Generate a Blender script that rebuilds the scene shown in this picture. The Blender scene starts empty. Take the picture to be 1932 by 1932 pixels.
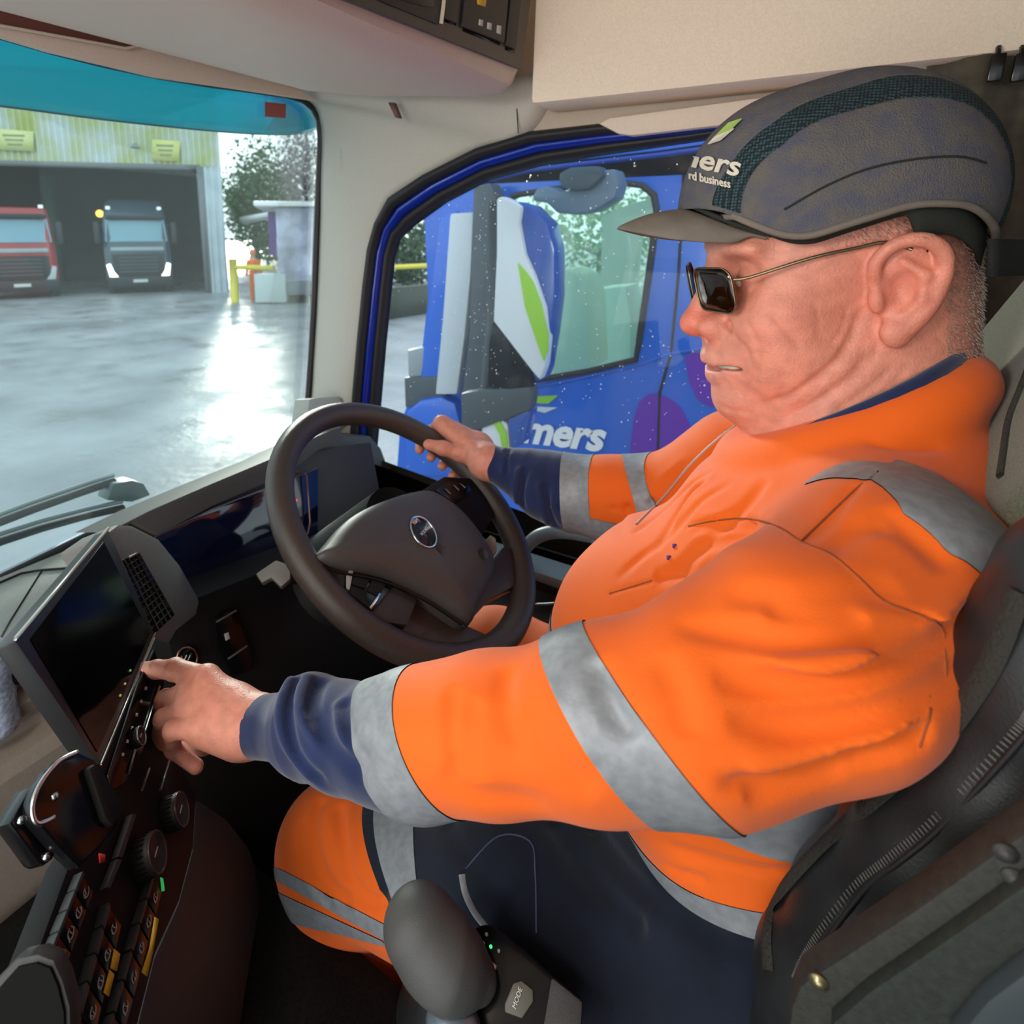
import bpy, bmesh, math, random
import numpy as np
from mathutils import Vector, Matrix
from mathutils.geometry import tessellate_polygon
SC = bpy.context.scene
COL = SC.collection
# ---------------------------------------------------------------- camera
F = 1150.0; PX = 780.0; PY = 700.0
PITCH = math.radians(13.02); YAW = math.radians(34.34)
CZ = 2.55                                    # camera height above the yard
FH = np.array([-math.sin(YAW), math.cos(YAW), 0]); RT = np.array([math.cos(YAW), math.sin(YAW), 0])
FW = math.cos(PITCH)*FH - math.sin(PITCH)*np.array([0, 0, 1.0])
UP = math.sin(PITCH)*FH + math.cos(PITCH)*np.array([0, 0, 1.0])
cam_d = bpy.data.cameras.new('camera'); cam = bpy.data.objects.new('camera', cam_d); COL.objects.link(cam)
cam.matrix_world = Matrix(((RT[0], UP[0], -FW[0], 0), (RT[1], UP[1], -FW[1], 0), (RT[2], UP[2], -FW[2], CZ), (0, 0, 0, 1)))
cam_d.sensor_width = 36; cam_d.lens = F/1932*36
cam_d.shift_x = (966-PX)/1932; cam_d.shift_y = (PY-966)/1932
cam_d.clip_start = 0.02; cam_d.clip_end = 400
cam_d.dof.use_dof = True; cam_d.dof.focus_distance = 0.56; cam_d.dof.aperture_fstop = 9.0
SC.camera = cam
SC.view_settings.view_transform = 'Standard'; SC.view_settings.look = 'None'
SC.view_settings.exposure = 0.0; SC.view_settings.gamma = 1.0; SC.view_settings.use_curve_mapping = False
# ---------------------------------------------------------------- sky, sun, lights
W = bpy.data.worlds.new('overcast sky'); SC.world = W; W.use_nodes = True
nt = W.node_tree; nt.nodes.clear()
tc = nt.nodes.new('ShaderNodeTexCoord'); sx = nt.nodes.new('ShaderNodeSeparateXYZ')
cr = nt.nodes.new('ShaderNodeValToRGB'); bg = nt.nodes.new('ShaderNodeBackground'); wo = nt.nodes.new('ShaderNodeOutputWorld')
nt.links.new(tc.outputs['Generated'], sx.inputs[0]); nt.links.new(sx.outputs['Z'], cr.inputs[0])
nt.links.new(cr.outputs[0], bg.inputs[0]); nt.links.new(bg.outputs[0], wo.inputs[0])
e = cr.color_ramp.elements
e[0].position = 0.0; e[0].color = (0.86, 0.95, 0.97, 1); e[1].position = 0.7; e[1].color = (0.62, 0.74, 0.85, 1)
bg.inputs[1].default_value = 2.1
def light(name, kind, loc, energy, color=(1, 1, 1), size=0.3, target=None, size_y=None, angle=None):
    d = bpy.data.lights.new(name, kind); d.energy = energy; d.color = color
    if kind == 'AREA':
        d.size = size
        if size_y: d.shape = 'RECTANGLE'; d.size_y = size_y
    if kind == 'SUN': d.angle = angle or 0.01
    o = bpy.data.objects.new(name, d); COL.objects.link(o); o.location = (loc[0], loc[1], loc[2]+CZ)
    if target is not None:
        o.rotation_euler = (Vector(target)-Vector(loc)).to_track_quat('-Z', 'Y').to_euler()
    return o
# low hazy sun ahead of the cab
SUN_DIR = FH*math.cos(math.radians(11)) ; _a = math.radians(14.5)
SUN_DIR = np.array([FH[0]*math.cos(_a)-FH[1]*math.sin(_a), FH[0]*math.sin(_a)+FH[1]*math.cos(_a), 0])*math.cos(math.radians(13))+np.array([0, 0, math.sin(math.radians(13))])
light('low_sun', 'SUN', (0, 0, 5), 3.4, (1.0, 0.95, 0.86), angle=math.radians(5), target=tuple(np.array([0, 0, 5])-SUN_DIR))
light('flash_bounce_fill', 'AREA', (-0.42, -0.36, 0.16), 4.6, (1.0, 0.92, 0.85), size=0.20, target=(0.0, 0.55, -0.15))  # added unseen area lamp standing in for bounced camera flash
light('passenger_window_daylight', 'AREA', (-0.1, -1.25, -0.10), 4.5, (1.0, 0.96, 0.92), size=1.0, size_y=0.8, target=(-0.3, 0.6, 0.15))
light('shelf_underside_fill', 'AREA', (-0.55, -1.2, -0.50), 7, (1.0, 0.97, 0.93), size=0.9, size_y=0.6, target=(-0.60, 0.6, 0.35))  # area lamp added out of view to brighten the overhead shelf's underside
# ---------------------------------------------------------------- helpers
def ray(u, v): return FW+RT*(u-PX)/F-UP*(v-PY)/F
def P(u, v, X=None, Y=None, Z=None, D=None):
    """point seen at pixel u,v on a given plane, in camera-height-relative coordinates"""
    d = ray(u, v)
    s = D if D is not None else (X/d[0] if X is not None else (Y/d[1] if Y is not None else Z/d[2]))
    return d*s
def PP(u, v, o, n):
    d = ray(u, v); return d*(np.dot(o, n)/np.dot(d, n))
def nrm(a): a = np.asarray(a, float); return a/np.linalg.norm(a)
MATS = {}
def mat(name, col, rough=0.5, metal=0.0, noise=0.0, nscale=40, bump=0.0, bscale=200, spec=0.4, emit=None, estr=1.0, alpha=None, sheen=0, coat=0, vcol=None, col2=None):
    if name in MATS: return MATS[name]
    m = bpy.data.materials.new(name); m.use_nodes = True; nt = m.node_tree; b = nt.nodes['Principled BSDF']
    b.inputs['Base Color'].default_value = (*col, 1); b.inputs['Roughness'].default_value = rough
    b.inputs['Metallic'].default_value = metal; b.inputs['Specular IOR Level'].default_value = spec
    if sheen: b.inputs['Sheen Weight'].default_value = sheen
    if coat: b.inputs['Coat Weight'].default_value = coat; b.inputs['Coat Roughness'].default_value = 0.08
    if emit: b.inputs['Emission Color'].default_value = (*emit, 1); b.inputs['Emission Strength'].default_value = estr
    geo = None
    if noise or bump or col2:
        geo = nt.nodes.new('ShaderNodeNewGeometry')
        nz = nt.nodes.new('ShaderNodeTexNoise'); nz.inputs['Scale'].default_value = nscale; nz.inputs['Detail'].default_value = 6
        nt.links.new(geo.outputs['Position'], nz.inputs['Vector'])
        mx = nt.nodes.new('ShaderNodeMix'); mx.data_type = 'RGBA'
        c2 = col2 or tuple(max(0, c*(1-noise)) for c in col)
        c1 = col if col2 else tuple(min(1, c*(1+noise)) for c in col)
        mx.inputs[6].default_value = (*c1, 1); mx.inputs[7].default_value = (*c2, 1)
        rmp = nt.nodes.new('ShaderNodeMapRange'); rmp.inputs[1].default_value = 0.35; rmp.inputs[2].default_value = 0.65
        nt.links.new(nz.outputs['Fac'], rmp.inputs[0]); nt.links.new(rmp.outputs[0], mx.inputs[0])
        src = mx.outputs[2]
        if vcol:
            at = nt.nodes.new('ShaderNodeAttribute'); at.attribute_name = vcol
            m2 = nt.nodes.new('ShaderNodeMix'); m2.data_type = 'RGBA'; m2.blend_type = 'MULTIPLY'; m2.inputs[0].default_value = 1
            nt.links.new(src, m2.inputs[6]); nt.links.new(at.outputs['Color'], m2.inputs[7]); src = m2.outputs[2]
        nt.links.new(src, b.inputs['Base Color'])
    if bump:
        n2 = nt.nodes.new('ShaderNodeTexNoise'); n2.inputs['Scale'].default_value = bscale; n2.inputs['Detail'].default_value = 4
        nt.links.new(geo.outputs['Position'], n2.inputs['Vector'])
        bp = nt.nodes.new('ShaderNodeBump'); bp.inputs['Strength'].default_value = bump; bp.inputs['Distance'].default_value = 0.002
        nt.links.new(n2.outputs['Fac'], bp.inputs['Height']); nt.links.new(bp.outputs[0], b.inputs['Normal'])
    MATS[name] = m; return m
def glassmat(name, tint, refl=0.06, rough=0.02, ior=1.45, haze=None, hz=0.0):
    if name in MATS: return MATS[name]
    m = bpy.data.materials.new(name); m.use_nodes = True; nt = m.node_tree; nt.nodes.clear()
    out = nt.nodes.new('ShaderNodeOutputMaterial'); t = nt.nodes.new('ShaderNodeBsdfTransparent'); g = nt.nodes.new('ShaderNodeBsdfGlossy')
    t.inputs[0].default_value = (*tint, 1); g.inputs['Roughness'].default_value = rough
    fr = nt.nodes.new('ShaderNodeFresnel'); fr.inputs[0].default_value = ior
    mx = nt.nodes.new('ShaderNodeMixShader'); src = t.outputs[0]
    if haze:
        d = nt.nodes.new('ShaderNodeBsdfTranslucent'); d.inputs[0].default_value = (*haze, 1)
        m2 = nt.nodes.new('ShaderNodeMixShader'); m2.inputs[0].default_value = hz
        nt.links.new(t.outputs[0], m2.inputs[1]); nt.links.new(d.outputs[0], m2.inputs[2]); src = m2.outputs[0]
    ml = nt.nodes.new('ShaderNodeMath'); ml.operation = 'MULTIPLY'; ml.inputs[1].default_value = refl/0.05
    nt.links.new(fr.outputs[0], ml.inputs[0]); nt.links.new(ml.outputs[0], mx.inputs[0])
    nt.links.new(src, mx.inputs[1]); nt.links.new(g.outputs[0], mx.inputs[2]); nt.links.new(mx.outputs[0], out.inputs[0])
    MATS[name] = m; return m
def tagm(o, label=None, cat=None, group=None, kind=None):
    if label: o['label'] = label
    if cat: o['category'] = cat
    if group: o['group'] = group
    if kind: o['kind'] = kind
    return o
def thing(name, loc, label, cat, group=None):
    o = bpy.data.objects.new(name, None); COL.objects.link(o); o.empty_display_size = 0.05
    o.location = (loc[0], loc[1], loc[2]+CZ)
    return tagm(o, label, cat, group)
def mk(name, V, Fc, m, parent=None, smooth=True, bevel=0, label=None, cat=None, group=None, kind=None, attr=None, solid=0, sub=0):
    """one mesh object; V in camera-height-relative coordinates"""
    V = np.asarray(V, float).reshape(-1, 3)+np.array([0, 0, CZ])
    me = bpy.data.meshes.new(name)
    if parent is None:
        org = np.array([(V[:, 0].min()+V[:, 0].max())/2, (V[:, 1].min()+V[:, 1].max())/2, V[:, 2].min()])
    else: org = np.array(parent_world(parent))
    if isinstance(Fc, np.ndarray):
        nv, nf, k = len(V), len(Fc), Fc.shape[1]
        me.vertices.add(nv); me.vertices.foreach_set('co', (V-org).astype(np.float32).ravel())
        me.loops.add(nf*k); me.loops.foreach_set('vertex_index', Fc.astype(np.int32).ravel())
        me.polygons.add(nf); me.polygons.foreach_set('loop_start', np.arange(0, nf*k, k, dtype=np.int32))
        me.update(calc_edges=True)
    else:
        me.from_pydata([tuple(p) for p in (V-org)], [], [tuple(int(i) for i in f) for f in Fc]); me.update()
    if attr is not None:
        a = me.color_attributes.new('tone', 'FLOAT_COLOR', 'POINT'); a.data.foreach_set('color', np.asarray(attr, np.float32).ravel())
    me.materials.append(m)
    me.validate()
    o = bpy.data.objects.new(name, me); COL.objects.link(o)
    if parent is not None:
        o.parent = parent
    else: o.location = tuple(org)
    if bevel:
        bm = bmesh.new(); bm.from_mesh(me)
        bmesh.ops.remove_doubles(bm, verts=bm.verts, dist=1e-6); bmesh.ops.recalc_face_normals(bm, faces=bm.faces)
        ed = [e for e in bm.edges if len(e.link_faces) == 2 and e.calc_face_angle(0) > 0.5]
        bmesh.ops.bevel(bm, geom=ed, offset=bevel, segments=2, profile=0.6, affect='EDGES', clamp_overlap=True)
        bm.to_mesh(me); bm.free()
    me.polygons.foreach_set('use_smooth', [bool(smooth)]*len(me.polygons))
    if smooth and bevel: me.set_sharp_from_angle(angle=0.7)
    elif smooth == 2: me.set_sharp_from_angle(angle=0.6)
    if solid:
        md = o.modifiers.new('t', 'SOLIDIFY'); md.thickness = solid; md.offset = -1
    if sub:
        md = o.modifiers.new('s', 'SUBSURF'); md.levels = sub; md.render_levels = sub
    return tagm(o, label, cat, group, kind)
def parent_world(p):
    v = np.array(p.location, float)
    while p.parent is not None:
        p = p.parent; v = v+np.array(p.location, float)
    return v
class G:
    """collects shapes into one mesh"""
    def __init__(s): s.V = []; s.F = []; s.n = 0
    def add(s, V, Fc):
        V = np.asarray(V, float).reshape(-1, 3)
        for f in Fc: s.F.append([int(i)+s.n for i in f])
        s.V.append(V); s.n += len(V); return s
    def tube(s, pts, r, seg=10, closed=False, caps=True, flat=1.0, upv=None):
        V, Fc = tube(pts, r, seg, closed, caps, flat, upv); return s.add(V, Fc)
    def box(s, c, size, ax=None):
        V, Fc = boxm(c, size, ax); return s.add(V, Fc)
    def slab(s, pts, n, th): V, Fc = slab(pts, n, th); return s.add(V, Fc)
    def lathe(s, o, ax, prof, seg=24): V, Fc = lathe(o, ax, prof, seg); return s.add(V, Fc)
    def ball(s, c, r, seg=12, ax=None): V, Fc = ball(c, r, seg, ax); return s.add(V, Fc)
    def mk(s, name, m, parent=None, **k): return mk(name, np.concatenate(s.V), s.F, m, parent, **k)
def boxm(c, size, ax=None):
    ax = np.eye(3) if ax is None else np.array([nrm(a) for a in ax]); c = np.asarray(c, float)
    V = [c+sum(ax[k]*size[k]/2*sg for k, sg in enumerate(q)) for q in [(-1,-1,-1),(1,-1,-1),(1,1,-1),(-1,1,-1),(-1,-1,1),(1,-1,1),(1,1,1),(-1,1,1)]]
    Fc = [(0,3,2,1),(4,5,6,7),(0,1,5,4),(1,2,6,5),(2,3,7,6),(3,0,4,7)]
    if np.linalg.det(ax) < 0: Fc = [f[::-1] for f in Fc]
    return V, Fc
def frames(pts, closed=False, upv=None):
    pts = np.asarray(pts, float); n = len(pts); T = []
    for i in range(n):
        a = pts[(i-1) % n] if (closed or i > 0) else pts[i]; b = pts[(i+1) % n] if (closed or i < n-1) else pts[i]
        T.append(nrm(b-a))
    u = nrm(np.cross(T[0], upv if upv is not None else ([0, 0, 1] if abs(T[0][2]) < .9 else [1, 0, 0]))); U = []
    for i in range(n):
        if upv is not None:
            q = np.cross(T[i], upv); u = nrm(q) if np.linalg.norm(q) > 1e-3 else u
        else: u = nrm(u-T[i]*np.dot(u, T[i]))
        U.append(u)
    return pts, T, U
def tube(pts, r, seg=10, closed=False, caps=True, flat=1.0, upv=None):
    pts, T, U = frames(pts, closed, upv); n = len(pts); V = []; Fc = []
    r = np.broadcast_to(r, (n,)) if np.ndim(r) <= 1 else r
    for i in range(n):
        w = np.cross(T[i], U[i])
        for k in range(seg):
            a = 2*math.pi*k/seg; V.append(pts[i]+r[i]*(math.cos(a)*U[i]+math.sin(a)*w*flat))
    for i in range(n if closed else n-1):
        j = (i+1) % n
        for k in range(seg): l = (k+1) % seg; Fc.append((i*seg+k, j*seg+k, j*seg+l, i*seg+l)[::-1])
    if caps and not closed:
        Fc.append(tuple(range(seg))); Fc.append(tuple(range((n-1)*seg, n*seg))[::-1])
    return np.array(V), Fc
def spline(pts, n=40, closed=False):
    pts = np.asarray(pts, float); m = len(pts); out = []
    if m < 2: return np.zeros((2, 3))
    segs = m if closed else m-1; per = max(2, n//segs)
    g = lambda i: pts[i % m] if closed else pts[min(max(i, 0), m-1)]
    for i in range(segs):
        for k in range(per):
            t = k/per; a, b, c, d = g(i-1), g(i), g(i+1), g(i+2)
            out.append(.5*((2*b)+(c-a)*t+(2*a-5*b+4*c-d)*t*t+(3*b-a-3*c+d)*t**3))
    if not closed: out.append(pts[-1])
    return np.array(out)
def slab(pts, n, th):
    """polygon pts (front face), thickened away from n"""
    pts = np.asarray(pts, float); n = nrm(n); k = len(pts)
    area = sum((np.cross(pts[i]-pts[0], pts[(i+1) % k]-pts[0]) for i in range(k)), np.zeros(3))
    if np.dot(area, n) < 0: pts = pts[::-1]
    V = np.concatenate([pts, pts-n*th]); Fc = [tuple(range(k)), tuple(range(2*k-1, k-1, -1))]
    for i in range(k): j = (i+1) % k; Fc.append((i, i+k, j+k, j))
    return V, Fc
def holed(outer, holes, n, th):
    n = nrm(n); loops = [np.asarray(outer, float)]+[np.asarray(h, float) for h in holes]
    allp = np.concatenate(loops); tri = tessellate_polygon([[Vector(p) for p in l] for l in loops]); k = len(allp); Fc = []
    for t in tri:
        a = np.cross(allp[t[1]]-allp[t[0]], allp[t[2]]-allp[t[0]])
        t = tuple(t) if np.dot(a, n) > 0 else tuple(t)[::-1]
        Fc.append(t); Fc.append(tuple(i+k for i in t[::-1]))
    o = 0
    for l in loops:
        m = len(l)
        for i in range(m): j = (i+1) % m; Fc.append((o+i, o+j, o+j+k, o+i+k))
        o += m
    return np.concatenate([allp, allp-n*th]), Fc
def lathe(o, ax, prof, seg=24):
    """prof: (radius, distance along ax) pairs"""
    ax = nrm(ax); o = np.asarray(o, float); u = nrm(np.cross(ax, [0, 0, 1] if abs(ax[2]) < .9 else [1, 0, 0])); w = np.cross(ax, u); V = []; Fc = []
    for r, z in prof:
        for k in range(seg): a = 2*math.pi*k/seg; V.append(o+ax*z+r*(math.cos(a)*u+math.sin(a)*w))
    for i in range(len(prof)-1):
        for k in range(seg): l = (k+1) % seg; Fc.append((i*seg+k, i*seg+l, (i+1)*seg+l, (i+1)*seg+k))
    Fc.append(tuple(range(seg))[::-1]); Fc.append(tuple(range((len(prof)-1)*seg, len(prof)*seg)))
    return np.array(V), Fc
def ball(c, r, seg=12, ax=None):
    ax = np.eye(3) if ax is None else np.array([nrm(a) for a in ax]); r = np.broadcast_to(r, (3,)); V = []; Fc = []; c = np.asarray(c, float)
    m = max(4, seg//2)
    V.append(c+ax[2]*r[2])
    for i in range(1, m):
        t = math.pi*i/m
        for k in range(seg):
            a = 2*math.pi*k/seg; V.append(c+ax[0]*r[0]*math.sin(t)*math.cos(a)+ax[1]*r[1]*math.sin(t)*math.sin(a)+ax[2]*r[2]*math.cos(t))
    V.append(c-ax[2]*r[2]); L = len(V)-1
    for k in range(seg):
        l = (k+1) % seg; Fc.append((0, 1+k, 1+l)); Fc.append((L, L-seg+l, L-seg+k))
    for i in range(m-2):
        for k in range(seg): l = (k+1) % seg; a = 1+i*seg; Fc.append((a+k, a+seg+k, a+seg+l, a+l))
    return np.array(V), Fc
def loft(rings, closed=True, caps=True):
    rings = [np.asarray(r, float) for r in rings]; k = len(rings[0]); V = np.concatenate(rings); Fc = []
    for i in range(len(rings)-1):
        for j in range(k if closed else k-1):
            l = (j+1) % k; Fc.append((i*k+j, (i+1)*k+j, (i+1)*k+l, i*k+l))
    if caps and closed: Fc.append(tuple(range(k))[::-1]); Fc.append(tuple(range((len(rings)-1)*k, len(rings)*k)))
    return V, Fc
def rr(w, h, r, seg=4):
    """rounded rectangle outline, centred, 2D"""
    out = []
    for cx, cy, a0 in ((w/2-r, h/2-r, 0), (-w/2+r, h/2-r, 90), (-w/2+r, -h/2+r, 180), (w/2-r, -h/2+r, 270)):
        for k in range(seg+1): a = math.radians(a0+90*k/seg); out.append((cx+r*math.cos(a), cy+r*math.sin(a)))
    return np.array(out)
def textmesh(s, size, shear=0.0, weight=0.0, spacing=1.0):
    c = bpy.data.curves.new('t', 'FONT'); c.body = s; c.size = size; c.shear = shear; c.offset = weight; c.space_character = spacing; c.resolution_u = 3; c.align_x = 'LEFT'
    o = bpy.data.objects.new('t', c); COL.objects.link(o)
    dg = bpy.context.evaluated_depsgraph_get(); me = o.evaluated_get(dg).to_mesh()
    V = np.array([v.co[:] for v in me.vertices]).reshape(-1, 3); Fc = [tuple(p.vertices) for p in me.polygons]
    o.evaluated_get(dg).to_mesh_clear(); bpy.data.objects.remove(o); bpy.data.curves.remove(c)
    return V[:, :2], Fc
def lettering(s, size, org, ex, ey, n, th=0.0006, **k):
    """flat lettering lying on a plane: returns verts, faces"""
    V2, Fc = textmesh(s, size, **k); n = nrm(n); ex = nrm(ex); ey = nrm(ey)
    V = np.asarray(org)+V2[:, :1]*ex+V2[:, 1:2]*ey+n*th
    return V, Fc
RES = 1.0                                    # voxel-size factor
# ---------------------------------------------------------------- implicit-surface modelling
def sm(a, b, k):
    h = np.maximum(k-np.abs(a-b), 0)/k
    return np.minimum(a, b)-h*h*k*0.25
def cone(a, b, r1, r2):
    a = np.asarray(a, float); b = np.asarray(b, float)
    def f(p):
        ba = b-a; t = np.clip(((p-a)@ba)/max(ba@ba, 1e-12), 0, 1)
        return np.linalg.norm(p-a-t[:, None]*ba, axis=1)-(r1+(r2-r1)*t)
    R = np.linalg.norm(b-a)/2+max(r1, r2)
    return f, (a+b)/2, R
def ell(c, r, ax=None):
    c = np.asarray(c, float); r = np.asarray(r, float); A = np.eye(3) if ax is None else np.array([nrm(q) for q in ax])
    def f(p):
        q = (p-c)@A.T; k0 = np.linalg.norm(q/r, axis=1); k1 = np.linalg.norm(q/(r*r), axis=1)
        return np.where(k1 > 1e-9, k0*(k0-1)/np.maximum(k1, 1e-9), -r.min())
    return f, c, r.max()
def rbox(c, half, rad, ax=None):
    c = np.asarray(c, float); h = np.asarray(half, float)-rad; A = np.eye(3) if ax is None else np.array([nrm(q) for q in ax])
    def f(p):
        q = np.abs((p-c)@A.T)-h
        return np.linalg.norm(np.maximum(q, 0), axis=1)+np.minimum(q.max(axis=1), 0)-rad
    return f, c, np.linalg.norm(half)
def pline(pts, radii):
    return [cone(pts[i], pts[i+1], radii[i], radii[i+1]) for i in range(len(pts)-1)]
def dpoly(p, pts, taper=False):
    pts = np.asarray(pts, float); d = np.full(len(p), 1e9); par = np.zeros(len(p)); N1 = len(pts)-1
    for i in range(len(pts)-1):
        a, b = pts[i], pts[i+1]; ba = b-a; t = np.clip(((p-a)@ba)/max(ba@ba, 1e-12), 0, 1)
        e = np.linalg.norm(p-a-t[:, None]*ba, axis=1)
        if taper: par = np.where(e < d, (i+t)/N1, par)
        d = np.minimum(d, e)
    return (d, (lambda x: x*x*(3-2*x))(np.clip(5*par*(1-par), 0, 1))) if taper else d
class Sdf:
    def __init__(s): s.ops = []
    def u(s, prim, k=0.02): s.ops.append(('u', prim, k)); return s
    def us(s, prims, k=0.02):
        for q in prims: s.u(q, k)
        return s
    def cut(s, prim, k=0.005): s.ops.append(('c', prim, k)); return s
    def groove(s, pts, w, dep, tp=False):
        pts = np.asarray(pts, float); c = (pts.min(0)+pts.max(0))/2; R = np.linalg.norm(pts-c, axis=1).max()+3*w
        s.ops.append(('g', (pts, c, R), (w, dep, tp))); return s
    def fn(s, f): s.ops.append(('f', f, 0)); return s
    def __call__(s, p):
        d = np.full(len(p), 1.0)
        for kind, q, k in s.ops:
            if kind in 'uc':
                f, c, R = q; dc = np.linalg.norm(p-c, axis=1)-R; m = dc < k+0.06
                if kind == 'u': d = np.where(m, d, np.minimum(d, dc))
                if not m.any(): continue
                v = f(p[m]); d[m] = sm(d[m], v, k) if kind == 'u' else -sm(-d[m], v, k)
            elif kind == 'g':
                pts, c, R = q; w, dep, tp = k; m = (np.linalg.norm(p-c, axis=1) < R) & (np.abs(d) < .05)
                if not m.any(): continue
                if tp: e, tw = dpoly(p[m], pts, True); d[m] += dep*tw*np.exp(-(e/w)**2)
                else: d[m] += dep*np.exp(-(dpoly(p[m], pts)/w)**2)
            else: d = q(p, d)
        return d
def march(f, u, v, s0=0.15, s1=1.6, close=False):
    """first hit of the sight line through pixel u,v on field f"""
    d = ray(u, v); L = np.linalg.norm(d); t = s0; best = (9, None)
    for _ in range(160):
        g = float(f((d*t)[None])[0])
        if g < best[0]: best = (g, d*t)
        if g < 0.0004: return d*t
        t += max(g, .0004)*0.7/L
        if t > s1: break
    if close:
        p = best[1].copy()
        for _ in range(4): n = normal(f, p)[0]; p = p-n*float(f(p[None])[0])
        return p
    return None
def march_many(f, px, s0=0.15, s1=1.6):
    D_ = np.array([ray(u, v) for u, v in px]); L = np.linalg.norm(D_, axis=1); t = np.full(len(D_), s0); ok = np.zeros(len(D_), bool); act = np.ones(len(D_), bool)
    for _ in range(160):
        if not act.any(): break
        i = np.where(act)[0]; g = f(D_[i]*t[i, None]); hit = g < .0004; ok[i[hit]] = True
        t[i] += np.where(hit, 0, np.maximum(g, .0004)*.7/L[i]); act[i[hit]] = False; act[t > s1] = False
    return D_*t[:, None], ok
def onsurf(f, px, fallback=None):
    q, ok = march_many(f, px)
    return q[ok]
def normal(f, p, e=0.0015):
    p = np.asarray(p, float).reshape(-1, 3); o = np.eye(3)*e
    return np.stack([f(p+o[i])-f(p-o[i]) for i in range(3)], 1)/(2*e)
def sdf_mesh(f, lo, hi, h, newton=2):
    lo = np.asarray(lo, float); hi = np.asarray(hi, float); B = 4
    nb = np.ceil((hi-lo)/(h*B)).astype(int); n = nb*B
    cx = [lo[i]+(np.arange(nb[i])+.5)*h*B for i in range(3)]
    Cg = np.stack(np.meshgrid(*cx, indexing='ij'), -1).reshape(-1, 3)
    dc = np.concatenate([f(Cg[i:i+400000]) for i in range(0, len(Cg), 400000)]).reshape(nb)
    near = np.abs(dc) < h*B*2.2
    D = np.repeat(np.repeat(np.repeat(dc, B, 0), B, 1), B, 2).astype(np.float32)
    M = np.repeat(np.repeat(np.repeat(near, B, 0), B, 1), B, 2)
    idx = np.argwhere(M)
    for i in range(0, len(idx), 400000):
        q = idx[i:i+400000]; D[q[:, 0], q[:, 1], q[:, 2]] = f(lo+q*h)
    S = D < 0
    sx, sy, sz = D.shape
    c = np.zeros((sx-1, sy-1, sz-1), np.int8)
    for a in (0, 1):
        for b in (0, 1):
            for g in (0, 1): c += S[a:sx-1+a, b:sy-1+b, g:sz-1+g]
    cells = np.argwhere((c > 0) & (c < 8)); vid = np.full(c.shape, -1, np.int64); vid[tuple(cells.T)] = np.arange(len(cells))
    off = np.array([(a, b, g) for a in (0, 1) for b in (0, 1) for g in (0, 1)])
    cv = np.stack([D[tuple((cells+o).T)] for o in off], 1); acc = np.zeros((len(cells), 3)); cnt = np.zeros(len(cells))
    for i in range(8):
        for j in range(i+1, 8):
            if np.abs(off[i]-off[j]).sum() != 1: continue
            m = (cv[:, i] < 0) != (cv[:, j] < 0); t = cv[:, i]/(cv[:, i]-cv[:, j]+1e-12)
            pt = off[i]+t[:, None]*(off[j]-off[i]); acc[m] += pt[m]; cnt[m] += 1
    V = lo+(cells+acc/cnt[:, None])*h
    Q = []
    for ax in range(3):
        sl0 = [slice(None)]*3; sl1 = [slice(None)]*3; sl0[ax] = slice(0, -1); sl1[ax] = slice(1, None)
        ed = S[tuple(sl0)] != S[tuple(sl1)]; e = np.argwhere(ed); b, g = (ax+1) % 3, (ax+2) % 3
        e = e[(e[:, b] > 0) & (e[:, g] > 0) & (e[:, b] < D.shape[b]-1) & (e[:, g] < D.shape[g]-1)]
        ob = np.zeros(3, int); ob[b] = 1; og = np.zeros(3, int); og[g] = 1
        q = np.stack([vid[tuple((e-ob-og).T)], vid[tuple((e-og).T)], vid[tuple(e.T)], vid[tuple((e-ob).T)]], 1)
        ins = S[tuple(e.T)]; q[~ins] = q[~ins][:, ::-1]; Q.append(q)
    Q = np.concatenate(Q); Q = Q[(Q >= 0).all(1)]
    for _ in range(newton):
        for i in range(0, len(V), 200000):
            p = V[i:i+200000]; d0 = f(p); g = normal(f, p); s = d0[:, None]*g/np.maximum((g*g).sum(1), .2)[:, None]
            L = np.linalg.norm(s, axis=1, keepdims=True); s *= np.minimum(1, h*.5/np.maximum(L, 1e-9)); V[i:i+200000] = p-s
    return V, Q
def tris(Q):
    return np.concatenate([Q[:, [0, 1, 2]], Q[:, [0, 2, 3]]])
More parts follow.
